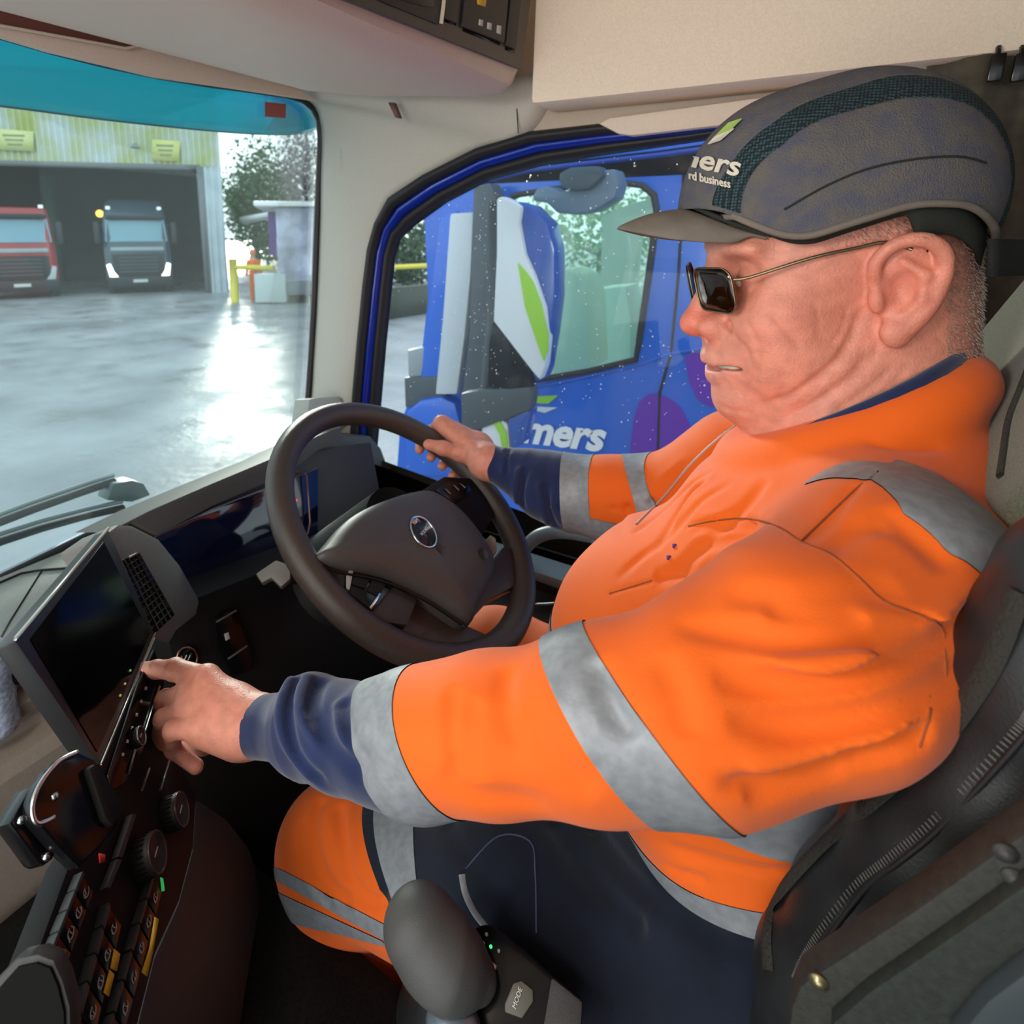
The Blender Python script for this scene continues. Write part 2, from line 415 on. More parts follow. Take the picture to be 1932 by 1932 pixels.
def split(V, T, s):
    """cut triangle mesh along s = 0; returns (V, T where s<0), (V, T where s>0)"""
    s = np.where(np.abs(s) < 1e-7, 1e-7, s); pos = s[T] > 0; k = pos.sum(1); Vs = [V]; base = len(V)
    A = [T[k == 0]]; Bq = [T[k == 3]]
    for want, one in ((1, Bq), (2, A)):
        other = A if want == 1 else Bq
        M = T[k == want]; pm = pos[k == want]
        if len(M) == 0: continue
        lone = pm if want == 1 else ~pm; i0 = lone.argmax(1); r = np.arange(len(M))
        a = M[r, i0]; b = M[r, (i0+1) % 3]; c = M[r, (i0+2) % 3]
        tb = (s[a]/(s[a]-s[b]))[:, None]; tcc = (s[a]/(s[a]-s[c]))[:, None]
        Cur = np.concatenate(Vs); pb = Cur[a]+tb*(Cur[b]-Cur[a]); pc = Cur[a]+tcc*(Cur[c]-Cur[a])
        ib = base+np.arange(len(M)); ic = ib+len(M); base += 2*len(M); Vs += [pb, pc]
        one.append(np.stack([a, ib, ic], 1)); other.append(np.stack([ib, b, c], 1)); other.append(np.stack([ib, c, ic], 1))
    Vn = np.concatenate(Vs)
    def comp(T):
        T = np.concatenate(T)
        if len(T) == 0: return np.zeros((0, 3)), np.zeros((0, 3), int)
        key = np.round(Vn[T.ravel()]*2e5).astype(np.int64); _, first, inv = np.unique(key, axis=0, return_index=True, return_inverse=True)
        Tn = inv.reshape(-1, 3); Vv = Vn[T.ravel()[first]]
        ok = (Tn[:, 0] != Tn[:, 1]) & (Tn[:, 1] != Tn[:, 2]) & (Tn[:, 0] != Tn[:, 2]); return Vv, Tn[ok]
    return comp(A), comp(Bq)
def pside(p, a, b, c, ref):
    """signed distance to the plane through a,b,c, positive on the side of ref"""
    n = nrm(np.cross(np.asarray(b)-a, np.asarray(c)-a))
    if np.dot(np.asarray(ref)-a, n) < 0: n = -n
    return (p-a)@n
def stamp(p, poly, depth=0.05, n=None):
    """positive inside the prism over a convex polygon (3-D points) along its normal"""
    poly = np.asarray(poly, float); c = poly.mean(0)
    if n is None:
        k = len(poly); n = sum((np.cross(poly[i]-c, poly[(i+1) % k]-c) for i in range(k)), np.zeros(3))
    n = nrm(n); s = depth-np.abs((p-c)@n)
    for i in range(len(poly)):
        a, b = poly[i], poly[(i+1) % len(poly)]; m = nrm(np.cross(n, b-a))
        if np.dot(c-a, m) < 0: m = -m
        s = np.minimum(s, (p-a)@m)
    return s
def drape(f, V2, Fc, px0, ex_px, ey_px, off=0.0012):
    """lay a flat 2-D drawing (units: pixels right/down scaled) onto field f"""
    out, good = march_many(f, [(px0[0]+x*ex_px[0]+y*ey_px[0], px0[1]+x*ex_px[1]+y*ey_px[1]) for x, y in V2])
    g = normal(f, out); g /= np.maximum(np.linalg.norm(g, axis=1, keepdims=True), 1e-6)
    good &= -(g*out).sum(1)/np.linalg.norm(out, axis=1) > .12
    Fc = [fc for fc in Fc if all(good[i] for i in fc)]
    return out+g*off, Fc
def letters(name, V, Fc, m, parent):
    """one part per letter"""
    par = {}
    def find(a):
        while par.setdefault(a, a) != a: a = par[a]
        return a
    key = {}
    for i, p in enumerate(V): par[i] = key.setdefault(tuple(np.round(p, 6)), i)
    for fc in Fc:
        for i in fc[1:]: par[find(i)] = find(fc[0])
    grp = {}
    for fc in Fc: grp.setdefault(find(fc[0]), []).append(fc)
    for fs in grp.values():
        ids = sorted({i for fc in fs for i in fc})
        if len(ids) < 4: continue
        mp = {i: k for k, i in enumerate(ids)}; mk(name, V[ids], [tuple(mp[i] for i in fc) for fc in fs], m, parent, solid=.0008, smooth=False)
# ---------------------------------------------------------------- cab shell
beige = mat('warm beige trim', (.72, .60, .49), .6, noise=.03, nscale=300, bump=.25, bscale=900, spec=.3)
pillar_m = mat('greige pillar trim', (.50, .48, .42), .55, noise=.03, nscale=300, bump=.2, bscale=900, spec=.35)
fabric = mat('headliner fabric', (.86, .73, .585), .9, noise=.05, nscale=500, bump=.2, bscale=1500, spec=.1)
rubber = mat('black rubber', (.018, .016, .018), .5, spec=.4)
bluep = mat('deep blue paint', (.004, .025, .32), .18, coat=.6, spec=.5)
darkp = mat('dark brown-black plastic', (.010, .0095, .009), .6, noise=.1, nscale=200, bump=.15, bscale=900, spec=.2)
darkg = mat('dark grey plastic', (.036, .035, .033), .55, noise=.06, nscale=200, bump=.15, bscale=900, spec=.4)
midg = mat('mid grey plastic', (.17, .165, .15), .5, noise=.05, nscale=200, bump=.15, bscale=900, spec=.4)
dashtop = mat('grey-green dash top', (.26, .27, .245), .6, noise=.05, nscale=200, bump=.2, bscale=900, spec=.3)
gloss = mat('gloss black', (.006, .006, .007), .16, spec=.25)
chrome = mat('bright chrome', (.62, .63, .64), .18, metal=1.0)
def pxs(px, o, n): return np.array([PP(u, v, np.asarray(o, float), nrm(n)) for u, v in px])
def pslab(name, px, o, n, th, m, parent=None, bevel=0.0, **k):
    n = nrm(n); n = n if np.dot(n, -np.asarray(o, float)) > 0 else -n     # towards the camera side
    g = G(); g.slab(pxs(px, o, n), n, th); return g.mk(name, m, parent, bevel=bevel, **k)
WSo = np.array([-1.03, 0, 0.0]); WSn = nrm([1, 0, -.07])
hole = [(-520, 0), (0, 62), (100, 92), (200, 118), (300, 140), (400, 157), (480, 168), (545, 178), (575, 188), (595, 204), (606, 226), (609, 260), (606, 330), (602, 420), (597, 560), (590, 680), (584, 760), (572, 812), (520, 852), (400, 905), (290, 952), (100, 1047), (0, 1096)]
hole3 = pxs(hole[1:], WSo, WSn)
hb = hole3[-1]; ht = hole3[0]
hole3 = np.concatenate([[[ht[0], -1.02, ht[2]]], hole3, [[hb[0], -1.02, hb[2]]]])
def wsx(z): return WSo[0]+.07*z
outer = [(wsx(.60), -1.16, .60), (wsx(.60), 1.12, .60), (wsx(-.62), 1.12, -.62), (wsx(-.62), -1.16, -.62)]
Vw, Fw = holed(outer, [hole3], WSn, .018)
mk('wall_front', Vw, Fw, pillar_m, kind='structure')
ws = mk('window_1', *slab(hole3-WSn*.02, WSn, .005), glassmat('windscreen glass', (.90, .97, .96), .025, .01, haze=(.85, .95, .95), hz=.022), kind='structure', smooth=False)
g = G(); g.tube(hole3-WSn*.004, .0085, 8, closed=True); g.mk('window_seal', rubber, ws)
mk('sticker', *slab(pxs([(500, 192), (540, 196), (539, 223), (500, 220)], WSo-WSn*.013, WSn), WSn, .0006), mat('dull red sticker', (.42, .12, .10), .6), smooth=False, label='small dull red sticker at the top corner of the windscreen', cat='sticker')
# green tinted sun visor outside the windscreen
VSo = np.array([-1.20, 0, 0]); VSn = nrm([1, 0, .25])
vis_b = spline([(-260, 172), (0, 200), (200, 226), (400, 247), (520, 254), (570, 250), (612, 236), (640, 212)], 28)
vb = pxs(vis_b, VSo, VSn); vt = np.array([[VSo[0]-.02, q[1], .62] for q in vb[::-1]])
top = thing('sun_visor', (VSo[0], .2, vb[0][2]), 'teal tinted see-through sun visor above the windscreen outside', 'sun visor')
Vs = np.concatenate([vb, vt]); Vs[:, 0] += 0.05*0
mk('visor_panel', *slab(Vs, VSn, .004), glassmat('teal acrylic', (.02, .34, .40), .02, .1, haze=(.06, .45, .52), hz=.6), top, smooth=False)
g = G(); g.tube(vb, .0022, 6); g.mk('visor_edge', mat('dark teal edge', (.02, .16, .18), .3), top)
g = G(); g.tube(vb[-9:]+VSn*.001, .0034, 6); g.mk('visor_edge', mat('painted light on the visor edge', (.55, .85, .85), .3), top, label='pale bright corner of the visor edge')  # pale colour paints the lit stretch of the edge
# pillar between windscreen and side window
Lp = [(500, 120), (545, 176), (578, 189), (594, 203), (603, 226), (607, 262), (605, 332), (603, 422), (598, 560), (591, 682), (585, 762), (570, 830)]
Rp = [(1060, 150), (1000, 252), (900, 283), (800, 333), (735, 376), (712, 420), (698, 470), (689, 540), (678, 650), (670, 740), (666, 790), (662, 870)]
SY = 1.08
rings = []; Lp = spline(Lp, 44); Rp = spline(Rp, 44)
for l, r in zip(Lp, Rp):
    a = PP(*l, WSo+WSn*.002, WSn); b = P(*r, Y=SY-.002); row = []
    inw = nrm([.75, -.65, 0])
    for t in np.linspace(0, 1, 16):
        row.append(a*(1-t)+b*t+inw*.030*math.sin(math.pi*t)**.8)
    rings.append(row)
Vp_, Fp_ = loft(rings, False, False)
mk('trim_1', Vp_, Fp_, pillar_m, solid=.012, kind='structure')
# driver's side wall with the window opening
Bp = [(655, 960), (664, 860), (670, 740), (678, 650), (689, 540), (698, 470), (712, 420), (735, 376), (800, 333), (900, 283), (1000, 252), (1130, 238), (1300, 229), (1400, 213), (1700, 166)]
Gp = [(703, 960), (710, 860), (718, 766), (728, 650), (738, 550), (745, 485), (757, 447), (785, 420), (845, 377), (926, 335), (1035, 305), (1150, 287), (1300, 266), (1400, 251), (1700, 208)]
Bw = np.array([P(*q, Y=SY) for q in Bp]); Gw = np.array([P(*q, Y=SY+.05) for q in Gp])
sill = P(1000, 1050, Y=SY)[2]
bot = [(.42, SY, Bw[-1][2]+.02), (.42, SY, sill), (Bw[0][0], SY, sill-.0)]
Bw[0][2] = sill+.02
hw = np.concatenate([Bw, bot])
fx = P(650, 600, Y=SY)[0]
outw = [(fx, SY, .60), (.95, SY, .60), (.95, SY, -1.30), (fx, SY, -1.30)]
Vw, Fw = holed(outw, [hw], (0, -1, 0), .03)
mk('wall_right', Vw, Fw, beige, kind='structure')
glp = np.concatenate([Gw, [(.44, SY+.05, Gw[-1][2]), (.44, SY+.05, sill-.03), (Gw[0][0], SY+.05, sill-.03)]])
w2 = mk('window_2', *slab(glp, (0, -1, 0), .004), glassmat('side glass', (.93, .97, .98), .010, .01, haze=(.85, .95, 1.0), hz=.010), kind='structure', smooth=False)
def strip(t0, t1, y0, y1, bul):
    rows = []
    for b, g_ in zip(Bw, Gw):
        a = b*(1-t0)+g_*t0; c = b*(1-t1)+g_*t1; a = a.copy(); c = c.copy(); a[1] = y0; c[1] = y1; m = (a+c)/2; m[1] = min(y0, y1)-bul
        rows.append([a, a*.5+m*.5-np.array([0, bul*.3, 0]), m, c*.5+m*.5-np.array([0, bul*.3, 0]), c])
    return loft(rows, False, False)
mk('inner_seal', *strip(-.02, .34, SY-.002, SY+.012, .010), rubber, w2, solid=.003)
mk('painted_frame', *strip(.34, .68, SY+.012, SY+.030, .002), bluep, w2, solid=.003, label='deep blue painted door frame')
mk('outer_seal', *strip(.68, 1.06, SY+.026, SY+.046, .006), rubber, w2, solid=.003)
# roof, floor, rear wall
mk('ceiling', *boxm((-.05, 0, .63), (2.1, 2.4, .06)), fabric, kind='structure')
mk('floor', *boxm((-.05, 0, -1.28), (2.1, 2.4, .06)), mat('black rubber floor mat', (.012, .012, .012), .8, noise=.2, nscale=60, bump=.4, bscale=80, spec=.3), kind='structure')
mk('wall_back', *boxm((.97, 0, -.33), (.04, 2.3, 1.9)), mat('grey brown bunk wall', (.10, .085, .07), .9, spec=.1), kind='structure')
# upper storage wall above the door
UY = .985
up_e = [P(u, v, Y=UY) for u, v in ((1000, 197), (1300, 166), (1932, 96), (2200, 66))]
prof = []
g = G(); V_, F_ = slab([up_e[0], up_e[1], up_e[2], up_e[3], (up_e[3][0], UY, .60), (up_e[0][0], UY, .60)], (0, -1, 0), .095); g.add(V_, F_)
g.mk('trim_2', fabric, kind='structure', bevel=.010)
pslab('trim_3', [(1128, 233), (1150, 222), (1400, 188), (1560, 166), (1560, 210), (1400, 232), (1190, 256), (1165, 252)], (0, SY-.024, 0), (0, -1, 0), .02, beige, kind='structure', bevel=.004)
g = G(); g.tube([P(975, 205, Y=SY-.02), P(978, 252, Y=SY-.02)], .0009, 6); g.mk('trim_4', darkp, kind='structure')
g = G(); g.tube(spline([P(792, 338, Y=SY-.006), P(890, 289, Y=SY-.006), P(985, 257, Y=SY-.006)], 24), .0022, 6, flat=.6); g.mk('trim_5', mat('shadow gap brown', (.12, .07, .05), .7), kind='structure')
pslab('hook', [(732, 193), (741, 193), (752, 222), (746, 222)], (0, .985, 0), (0, -1, 0), .012, mat('brown plastic hook', (.16, .09, .07), .6), label='tiny brown hook under the overhead shelf beside the windscreen pillar', cat='hook')
# overhead console over the windscreen
prof = [(-.905, .400), (-.902, .290), (-.898, .276), (-.885, .262), (-.75, .238), (-.60, .222), (-.52, .212), (-.480, .214), (-.462, .224), (-.452, .245), (-.448, .30), (-.448, .62), (-.905, .62)]
def ring_at(y, sx=0.0, sz=0.0): return [(x+(sx if x > -.6 else 0) * -1, y, min(z+sz, .62)) for x, z in prof]
rings = [ring_at(-1.12), ring_at(0.0), ring_at(.93), ring_at(.958, .003, .003), ring_at(.976, .010, .010), ring_at(.984, .022, .022)]
oc_ = thing('overhead_console', (-.7, 0, .22), 'beige overhead storage shelf above the windscreen with a dark switch panel', 'overhead console')
mk('shelf', *loft(rings), mat('shelf beige', (.82, .68, .56), .5, noise=.02, nscale=300, bump=.12, bscale=900, spec=.35), oc_, smooth=2)
pslab('trim_6', [(-300, -12), (0, 47), (236, 91), (258, 88), (276, 80), (400, 116), (560, 166), (600, 190), (545, 182), (480, 172), (300, 146), (100, 98), (0, 68), (-300, 10)], (-.948, 0, 0), (1, 0, -.1), .02, beige, kind='structure', bevel=.002)
blr = pslab('roller_blind', [(-300, -60), (0, 4), (60, 12), (268, 78), (258, 86), (240, 89), (0, 45), (-300, -20)], (-.955, 0, 0), (1, 0, -.1), .014, mat('red brown blind', (.22, .085, .06), .7), bevel=.003, label='red brown roller blind rolled up above the windscreen', cat='blind')
g = G(); g.tube(pxs([(-300, -16), (0, 48), (236, 91), (255, 88), (275, 79)], (-.940, 0, 0), (1, 0, -.1)), .0022, 6); g.mk('blind_rail', beige, blr)
CP = np.array([-.447, 0, 0]); CN = (1, 0, 0)
sp = pslab('switch_panel', [(420, -95), (640, -6), (985, 131), (1001, 0), (1010, -75)], CP+np.array([.003, 0, 0]), CN, .006, mat('grey brown panel', (.085, .072, .060), .45, spec=.4), oc_, bevel=.001)
def pb(name, px, off, th, m, parent, bevel=.0008, o=CP, n=CN, **k):
    return pslab(name, px, np.asarray(o)+nrm(n)*(off+th), n, th, m, parent, bevel=bevel, **k)
pb('frame_edge', [(700, -30), (714, 0), (826, 46), (834, 0), (838, -30)], .003, .002, darkg, sp)
pb('storage_recess', [(742, -30), (757, 0), (800, 12), (818, 14), (822, -30)], .005, .001, gloss, sp)
pb('divider', [(829, 44), (836, 46), (846, -30), (838, -30)], .003, .004, chrome, sp)
for px in ([(842, -30), (838, 34), (862, 44), (870, -30)], [(880, -30), (872, 50), (952, 81), (962, -30)], [(966, -20), (955, 86), (974, 93), (986, -20)]):
    pb('rocker_switch', px, .003, .004, darkg, sp, .0012)
pb('warning_tab', [(898, -30), (901, 8), (916, 13), (922, -30)], .007, .0006, mat('yellow label', (.85, .50, .03), .5), sp, 0)
for px in ([(904, 36), (912, 38), (911, 50), (903, 47)], [(920, 42), (928, 44), (927, 57), (919, 54)], [(938, 47), (946, 49), (945, 65), (937, 62)]):
    pb('icon', px, .0072, .0004, mat('printed white', (.65, .63, .60), .5), sp, 0)
for px in ([(840, 36), (861, 44), (860, 49), (839, 41)], [(874, 53), (944, 80), (943, 87), (874, 59)], [(954, 88), (972, 95), (971, 101), (953, 94)]):
    pb('gap', px, .003, .0006, gloss, sp, 0)
# curtain behind the driver
rows = []
cx = np.linspace(.06, .90, 100)
for z, amp in ((.262, .010), (.24, .011), (.15, .014), (.0, .018), (-.2, .020), (-.5, .022), (-.80, .022)):
    rows.append([(x, 1.0+amp*math.sin(x*95+1.5*math.sin(x*23))+.004*math.sin(x*260), z) for x in cx])
cu = mk('curtain', *loft(rows, False, False), mat('olive brown curtain cloth', (.085, .075, .055), .9, noise=.15, nscale=60, bump=.3, bscale=900, spec=.1, sheen=.2), solid=.002, label='olive brown gathered curtain hanging behind the driver at the door pillar', cat='curtain', sub=1)
g = G(); g.tube([(.05, .985, .268), (.92, .985, .268)], .006, 8); g.mk('curtain_rail', rubber, label='black curtain rail under the upper wall edge', cat='curtain rail')
for u, v in ((1925, 128), (1880, 128)):
    c = P(u, v, Y=.97); g = G(); g.box(c, (.012, .010, .028)); g.tube([c+np.array([0, 0, .01]), c+np.array([0, .012, .024])], .003, 6); g.mk('curtain_glider', gloss, cu, bevel=.001)
# ---------------------------------------------------------------- the driver
random.seed(3); RNG = np.random.default_rng(5)
Hc = np.array([-0.002, 0.655, -0.047])
_y, _p = math.radians(24), math.radians(10)
hf = np.array([-math.cos(_y)*math.cos(_p), -math.sin(_y)*math.cos(_p), -math.sin(_p)])
hs = np.array([math.sin(_y), -math.cos(_y), 0.0]); hu = np.cross(hs, hf); hu = hu if hu[2] > 0 else -hu
HA = np.array([hf, hs, hu])
def HL(f, s, u): return Hc+hf*f+hs*s+hu*u
def hell(c, r, tilt=0):
    return ell(HL(*c), r, HA)
def hcone(a, b, r1, r2): return cone(HL(*a), HL(*b), r1, r2)
PINK = [0.80, 0.40, 0.29]
skin = mat('weathered pink skin', (0.64, 0.245, 0.165), 0.48, noise=0.10, nscale=90, bump=0.32, bscale=520, spec=0.45, vcol='tone')
_b = skin.node_tree.nodes['Principled BSDF']; _b.inputs['Subsurface Weight'].default_value = 0.04; _b.inputs['Subsurface Radius'].default_value = (0.01, 0.004, 0.002); _b.inputs['Subsurface Scale'].default_value = 0.6
# joints (left = near the camera)
nSh = np.array([0.055, 0.462, -0.232]); fSh = np.array([0.03, 0.825, -0.225])
nEl = P(1150, 1360, Y=0.335); nWr = P(478, 1368, Y=0.305)
fEl = np.array([-0.150, 0.872, -0.395]); fWr = P(918, 872, Y=0.84)
near_px = [((1700, 1100), .42, .080), ((1520, 1240), .39, .062), ((1300, 1335), .35, .054), ((1130, 1358), .335, .0475), ((930, 1378), .322, .0440), ((800, 1396), .315, .0425), ((720, 1398), .310, .0410)]
nA = [nSh]+[P(*q[0], Y=q[1]) for q in near_px[1:]]; nR = [.070]+[q[2] for q in near_px[1:]]
near_cuff = [(nA[-1], .0410), (P(650, 1388, Y=.309), .0395), (P(584, 1372, Y=.308), .0385), (P(556, 1372, Y=.307), .0265), (P(490, 1370, Y=.306), .0258)]
fA = [fSh, np.array([-.07, .865, -.310]), np.array([-.155, .875, -.385]), P(1180, 945, Y=.87), P(1075, 930, Y=.862)]
fR = [.076, .072, .062, .058, .058]
far_cuff = [(fA[-1], .056), (P(1030, 915, Y=.857), .052), (P(985, 893, Y=.852), .040), (P(968, 886, Y=.85), .0315), (P(925, 873, Y=.842), .0305)]
def torso(k):
    return [(ell((.030, .64, -.310), (.140-k, .190-k, .140-k)), .04),
            (ell((-.030, .615, -.420), (.182-k, .195-k, .150-k)), .04),
            (ell((.035, .62, -.520), (.165-k, .200-k, .110-k)), .05),
            (cone(nSh, (.06, .64, -.215), .068-k, .074-k), .04), (cone(fSh, (.06, .64, -.215), .068-k, .074-k), .04),
            (ell((.090, .64, -.205), (.050-k, .12-k, .060-k)), .03)]
# steering-wheel frame (used by the gripping hand and by the wheel itself)
WC = np.array([-.4566, .66, -.403]); _wa, _wy = math.radians(38), .07
wn = np.array([math.sin(_wa)*math.cos(_wy), math.sin(_wa)*math.sin(_wy), math.cos(_wa)]); wh = np.array([-math.sin(_wy), math.cos(_wy), 0]); wv = np.cross(wh, wn)
WR = 0.2005; WT = 0.0185
def WP(deg, rad, up=0.0):
    a = math.radians(deg); return WC+rad*(math.cos(a)*wh+math.sin(a)*wv)+wn*up
def wdir(deg): a = math.radians(deg); return math.cos(a)*wh+math.sin(a)*wv
# sign: angle grows so that 270 is the far (windscreen) side
# -- body field
B = Sdf()
B.u(hell((-.010, 0, .045), (.098, .077, .083)), .02)
B.u(hell((.034, 0, -.004), (.062, .064, .080)), .03)
B.u(hell((.028, 0, -.060), (.063, .064, .047)), .03)
B.u(hell((-.035, 0, -.02), (.055, .062, .06)), .03)
B.u(hell((.079, 0, -.094), (.023, .028, .022)), .03)
for s in (-1, 1):
    B.u(hell((.054, s*.043, -.020), (.034, .026, .032)), .02)
    B.u(hell((.044, s*.046, -.058), (.034, .020, .030)), .02)
    B.u(hell((.076, s*.026, .046), (.016, .032, .011)), .014)
    B.cut(hell((.090, s*.033, .024), (.018, .020, .014)), .016)
    B.u(hell((.0705, s*.032, .019), (.0135, .0150, .0135)), .006)
B.u(hcone((.086, 0, .034), (.1115, 0, -.014), .0085, .0112), .013)
B.u(hell((.1135, 0, -.0185), (.0120, .0118, .0105)), .008)
for s in (-1, 1): B.u(hell((.0985, s*.0160, -.0205), (.0155, .0092, .0112)), .006)
B.u(hell((.080, 0, -.050), (.026, .033, .026)), .02)
up_lip = [HL(.089, -.027, -.058), HL(.100, -.014, -.052), HL(.1035, 0, -.0515), HL(.100, .014, -.052), HL(.084, .032, -.055)]
lo_lip = [HL(.086, -.026, -.061), HL(.096, -.013, -.067), HL(.0995, 0, -.0685), HL(.096, .013, -.067), HL(.083, .030, -.059)]
B.us(pline(up_lip, [.003, .0048, .0052, .0048, .003]), .006)
B.us(pline(lo_lip, [.003, .0052, .006, .0052, .003]), .006)
B.cut(hell((.102, 0, -.0597), (.012, .022, .0034)), .003)
B.cut(hell((.091, .026, -.0570), (.013, .015, .0026)), .002)
B.groove([HL(.102, 0, -.038), HL(.104, 0, -.047)], .004, .0012)
for s in (-1, 1):
    B.cut(hell((.106, s*.0080, -.031), (.006, .0035, .004)), .002)
    B.groove([HL(.090, s*.027, -.018), HL(.082, s*.039, -.036), HL(.073, s*.045, -.056), HL(.066, s*.046, -.072)], .0032, .0062)
    B.groove([HL(.092, s*.010, -.079), HL(.084, s*.026, -.078)], .006, .0015)
B.u(cone(HL(-.03, 0, -.04), (.070, .645, -.215), .062, .074), .04)
B.u(cone(HL(.0, 0, -.085), (.03, .645, -.200), .058, .070), .03)
B.u(hell((.020, 0, -.108), (.052, .060, .030)), .03)
BH = Sdf(); BH.ops = list(B.ops)                    # head without ears, for the creases
for px, w, dep in [([(1447, 585), (1472, 612), (1498, 642), (1512, 668)], .0028, .0014), ([(1628, 575), (1612, 625), (1585, 675), (1540, 715), (1490, 748), (1420, 768)], .0030, .0040),
                   ([(1645, 660), (1605, 712), (1545, 755), (1470, 795)], .0030, .0034), ([(1690, 690), (1640, 735), (1560, 790)], .003, .0016),
                   ([(1400, 560), (1425, 575), (1450, 580)], .002, .0009), ([(1560, 470), (1600, 476), (1640, 500)], .0025, .0007), ([(1600, 575), (1590, 620), (1560, 660)], .002, .0009),
                   ([(1470, 690), (1478, 730), (1460, 760)], .0025, .0011), ([(1770, 640), (1800, 650)], .002, .001), ([(1330, 478), (1338, 500)], .002, .0010), ([(1398, 545), (1420, 540), (1440, 530)], .0016, .0009), ([(1400, 575), (1440, 590), (1475, 600)], .0018, .0008),
                   ([(1405, 600), (1425, 640), (1430, 690), (1420, 730)], .0024, .0015), ([(1380, 630), (1405, 655), (1416, 690)], .0022, .0012), ([(1530, 560), (1545, 600), (1540, 640)], .002, .0007), ([(1350, 760), (1380, 775), (1420, 780)], .003, .0016),
                   ([(1560, 700), (1530, 745), (1480, 780)], .0022, .0012), ([(1420, 480), (1480, 470), (1540, 455)], .002, .0006), ([(1660, 640), (1640, 690), (1590, 735)], .0024, .0014), ([(1720, 680), (1680, 730), (1620, 765)], .0026, .0012)]:
    q = onsurf(BH, px)
    if len(q) > 1: B.groove(spline(q, 16) if len(q) > 2 else q, w, dep, len(q) > 2)
# ears
for s in (1, -1):
    def E_(f, o, u, s=s): return HL(f-.012, s*(.0735+o), u)
    hel = [E_(.012, .001, .006), E_(.014, .007, .024), E_(.004, .013, .036), E_(-.011, .017, .037), E_(-.023, .018, .027), E_(-.025, .016, .010), E_(-.019, .012, -.010), E_(-.008, .008, -.026), E_(.003, .004, -.033)]
    hel = spline(hel, 32)
    B.u(ell(E_(-.006, .006, .005), (.021, .005, .035), [hf-.28*hs*s, hs*s+.28*hf, hu]), .006)
    B.us(pline(hel, np.interp(np.linspace(0, 1, len(hel)), [0, .3, .6, .85, 1], [.003, .0038, .0042, .0055, .006])), .004)
    B.u(ell(E_(.001, .006, -.031), (.010, .0055, .0125), HA), .006)
    B.us(pline([E_(-.002, .011, .022), E_(-.014, .014, .010), E_(-.012, .012, -.006), E_(-.003, .009, -.017)], [.0025, .0035, .0038, .003]), .005)
    B.u(ell(E_(.013, .004, -.006), (.005, .005, .009), HA), .005)
    B.cut(ell(E_(.001, .013, .0), (.009, .009, .014), HA), .005)
# torso, arms
for q, k in torso(.016): B.u(q, k)
B.us(pline([nSh, nEl], [.055, .038]), .04); B.us(pline([nEl, nWr], [.036, .0215]), .02)
B.us(pline([fSh, fEl], [.055, .042]), .04); B.us(pline([fEl, fA[-1], fWr], [.042, .034, .0225]), .02)
# near (left) hand, pointing
def finger(S, pts, r, k=.004):
    S.us(pline(pts, r), k)
wr = P(472, 1368, Y=.304); 
mcp = [P(392, 1283, Y=.308), P(362, 1306, Y=.296), P(354, 1342, Y=.286), P(374, 1374, Y=.277)]
B.u(cone(nWr, P(440, 1352, Y=.303), .0225, .0235), .02)
for q, r in zip(mcp, (.0125, .0130, .0125, .0115)): B.u(cone(wr*.8+mcp[1]*.2, q, .0190, r), .012)
B.u(cone(P(445, 1393, Y=.292), P(390, 1382, Y=.284), .0165, .0125), .014)
B.u(cone(P(440, 1330, Y=.308), P(400, 1310, Y=.304), .017, .014), .012)
fin = [([mcp[0], P(330, 1263, Y=.301), P(295, 1263, Y=.296), P(267, 1262, Y=.292)], (.0118, .0100, .0086, .0068)),
       ([mcp[1], P(312, 1322, Y=.288), P(289, 1366, Y=.288), P(285, 1410, Y=.293)], (.0115, .0096, .0084, .0068)),
       ([mcp[2], P(310, 1356, Y=.273), P(300, 1396, Y=.275), P(314, 1430, Y=.283)], (.0108, .0090, .0080, .0066)),
       ([mcp[3], P(326, 1378, Y=.266), P(326, 1414, Y=.270), P(370, 1446, Y=.279)], (.0098, .0082, .0074, .0070))]
for pts, r in fin: finger(B, pts, r)
finger(B, [P(425, 1385, Y=.325), P(385, 1400, Y=.330), P(350, 1402, Y=.325), P(325, 1398, Y=.318)], (.0155, .0120, .0105, .0085), .006)
for i in range(3):     # tendons and knuckle skin
    B.us(pline([mcp[i]+hu*.004, (mcp[i]*.35+wr*.65)+np.array([0, -.006, .012])], [.0095, .004]), .008)
for pts, r in fin:
    B.u(ell(pts[1], (r[1]*1.05,)*3), .003)
HB = Sdf(); HB.ops = list(B.ops)
for px, w, dep in [([(322, 1256), (326, 1268), (330, 1280)], .0018, .0010), ([(286, 1252), (288, 1264)], .0014, .0007), ([(298, 1332), (312, 1340)], .002, .0007),
                   ([(430, 1300), (452, 1340), (458, 1385)], .0022, .0008), ([(360, 1280), (352, 1296)], .003, .001), ([(446, 1300), (464, 1340), (468, 1390)], .0016, .0006), ([(400, 1300), (425, 1320), (445, 1345)], .003, .0009)]:
    q = onsurf(HB, px)
    if len(q) > 1: B.groove(q, w, dep)
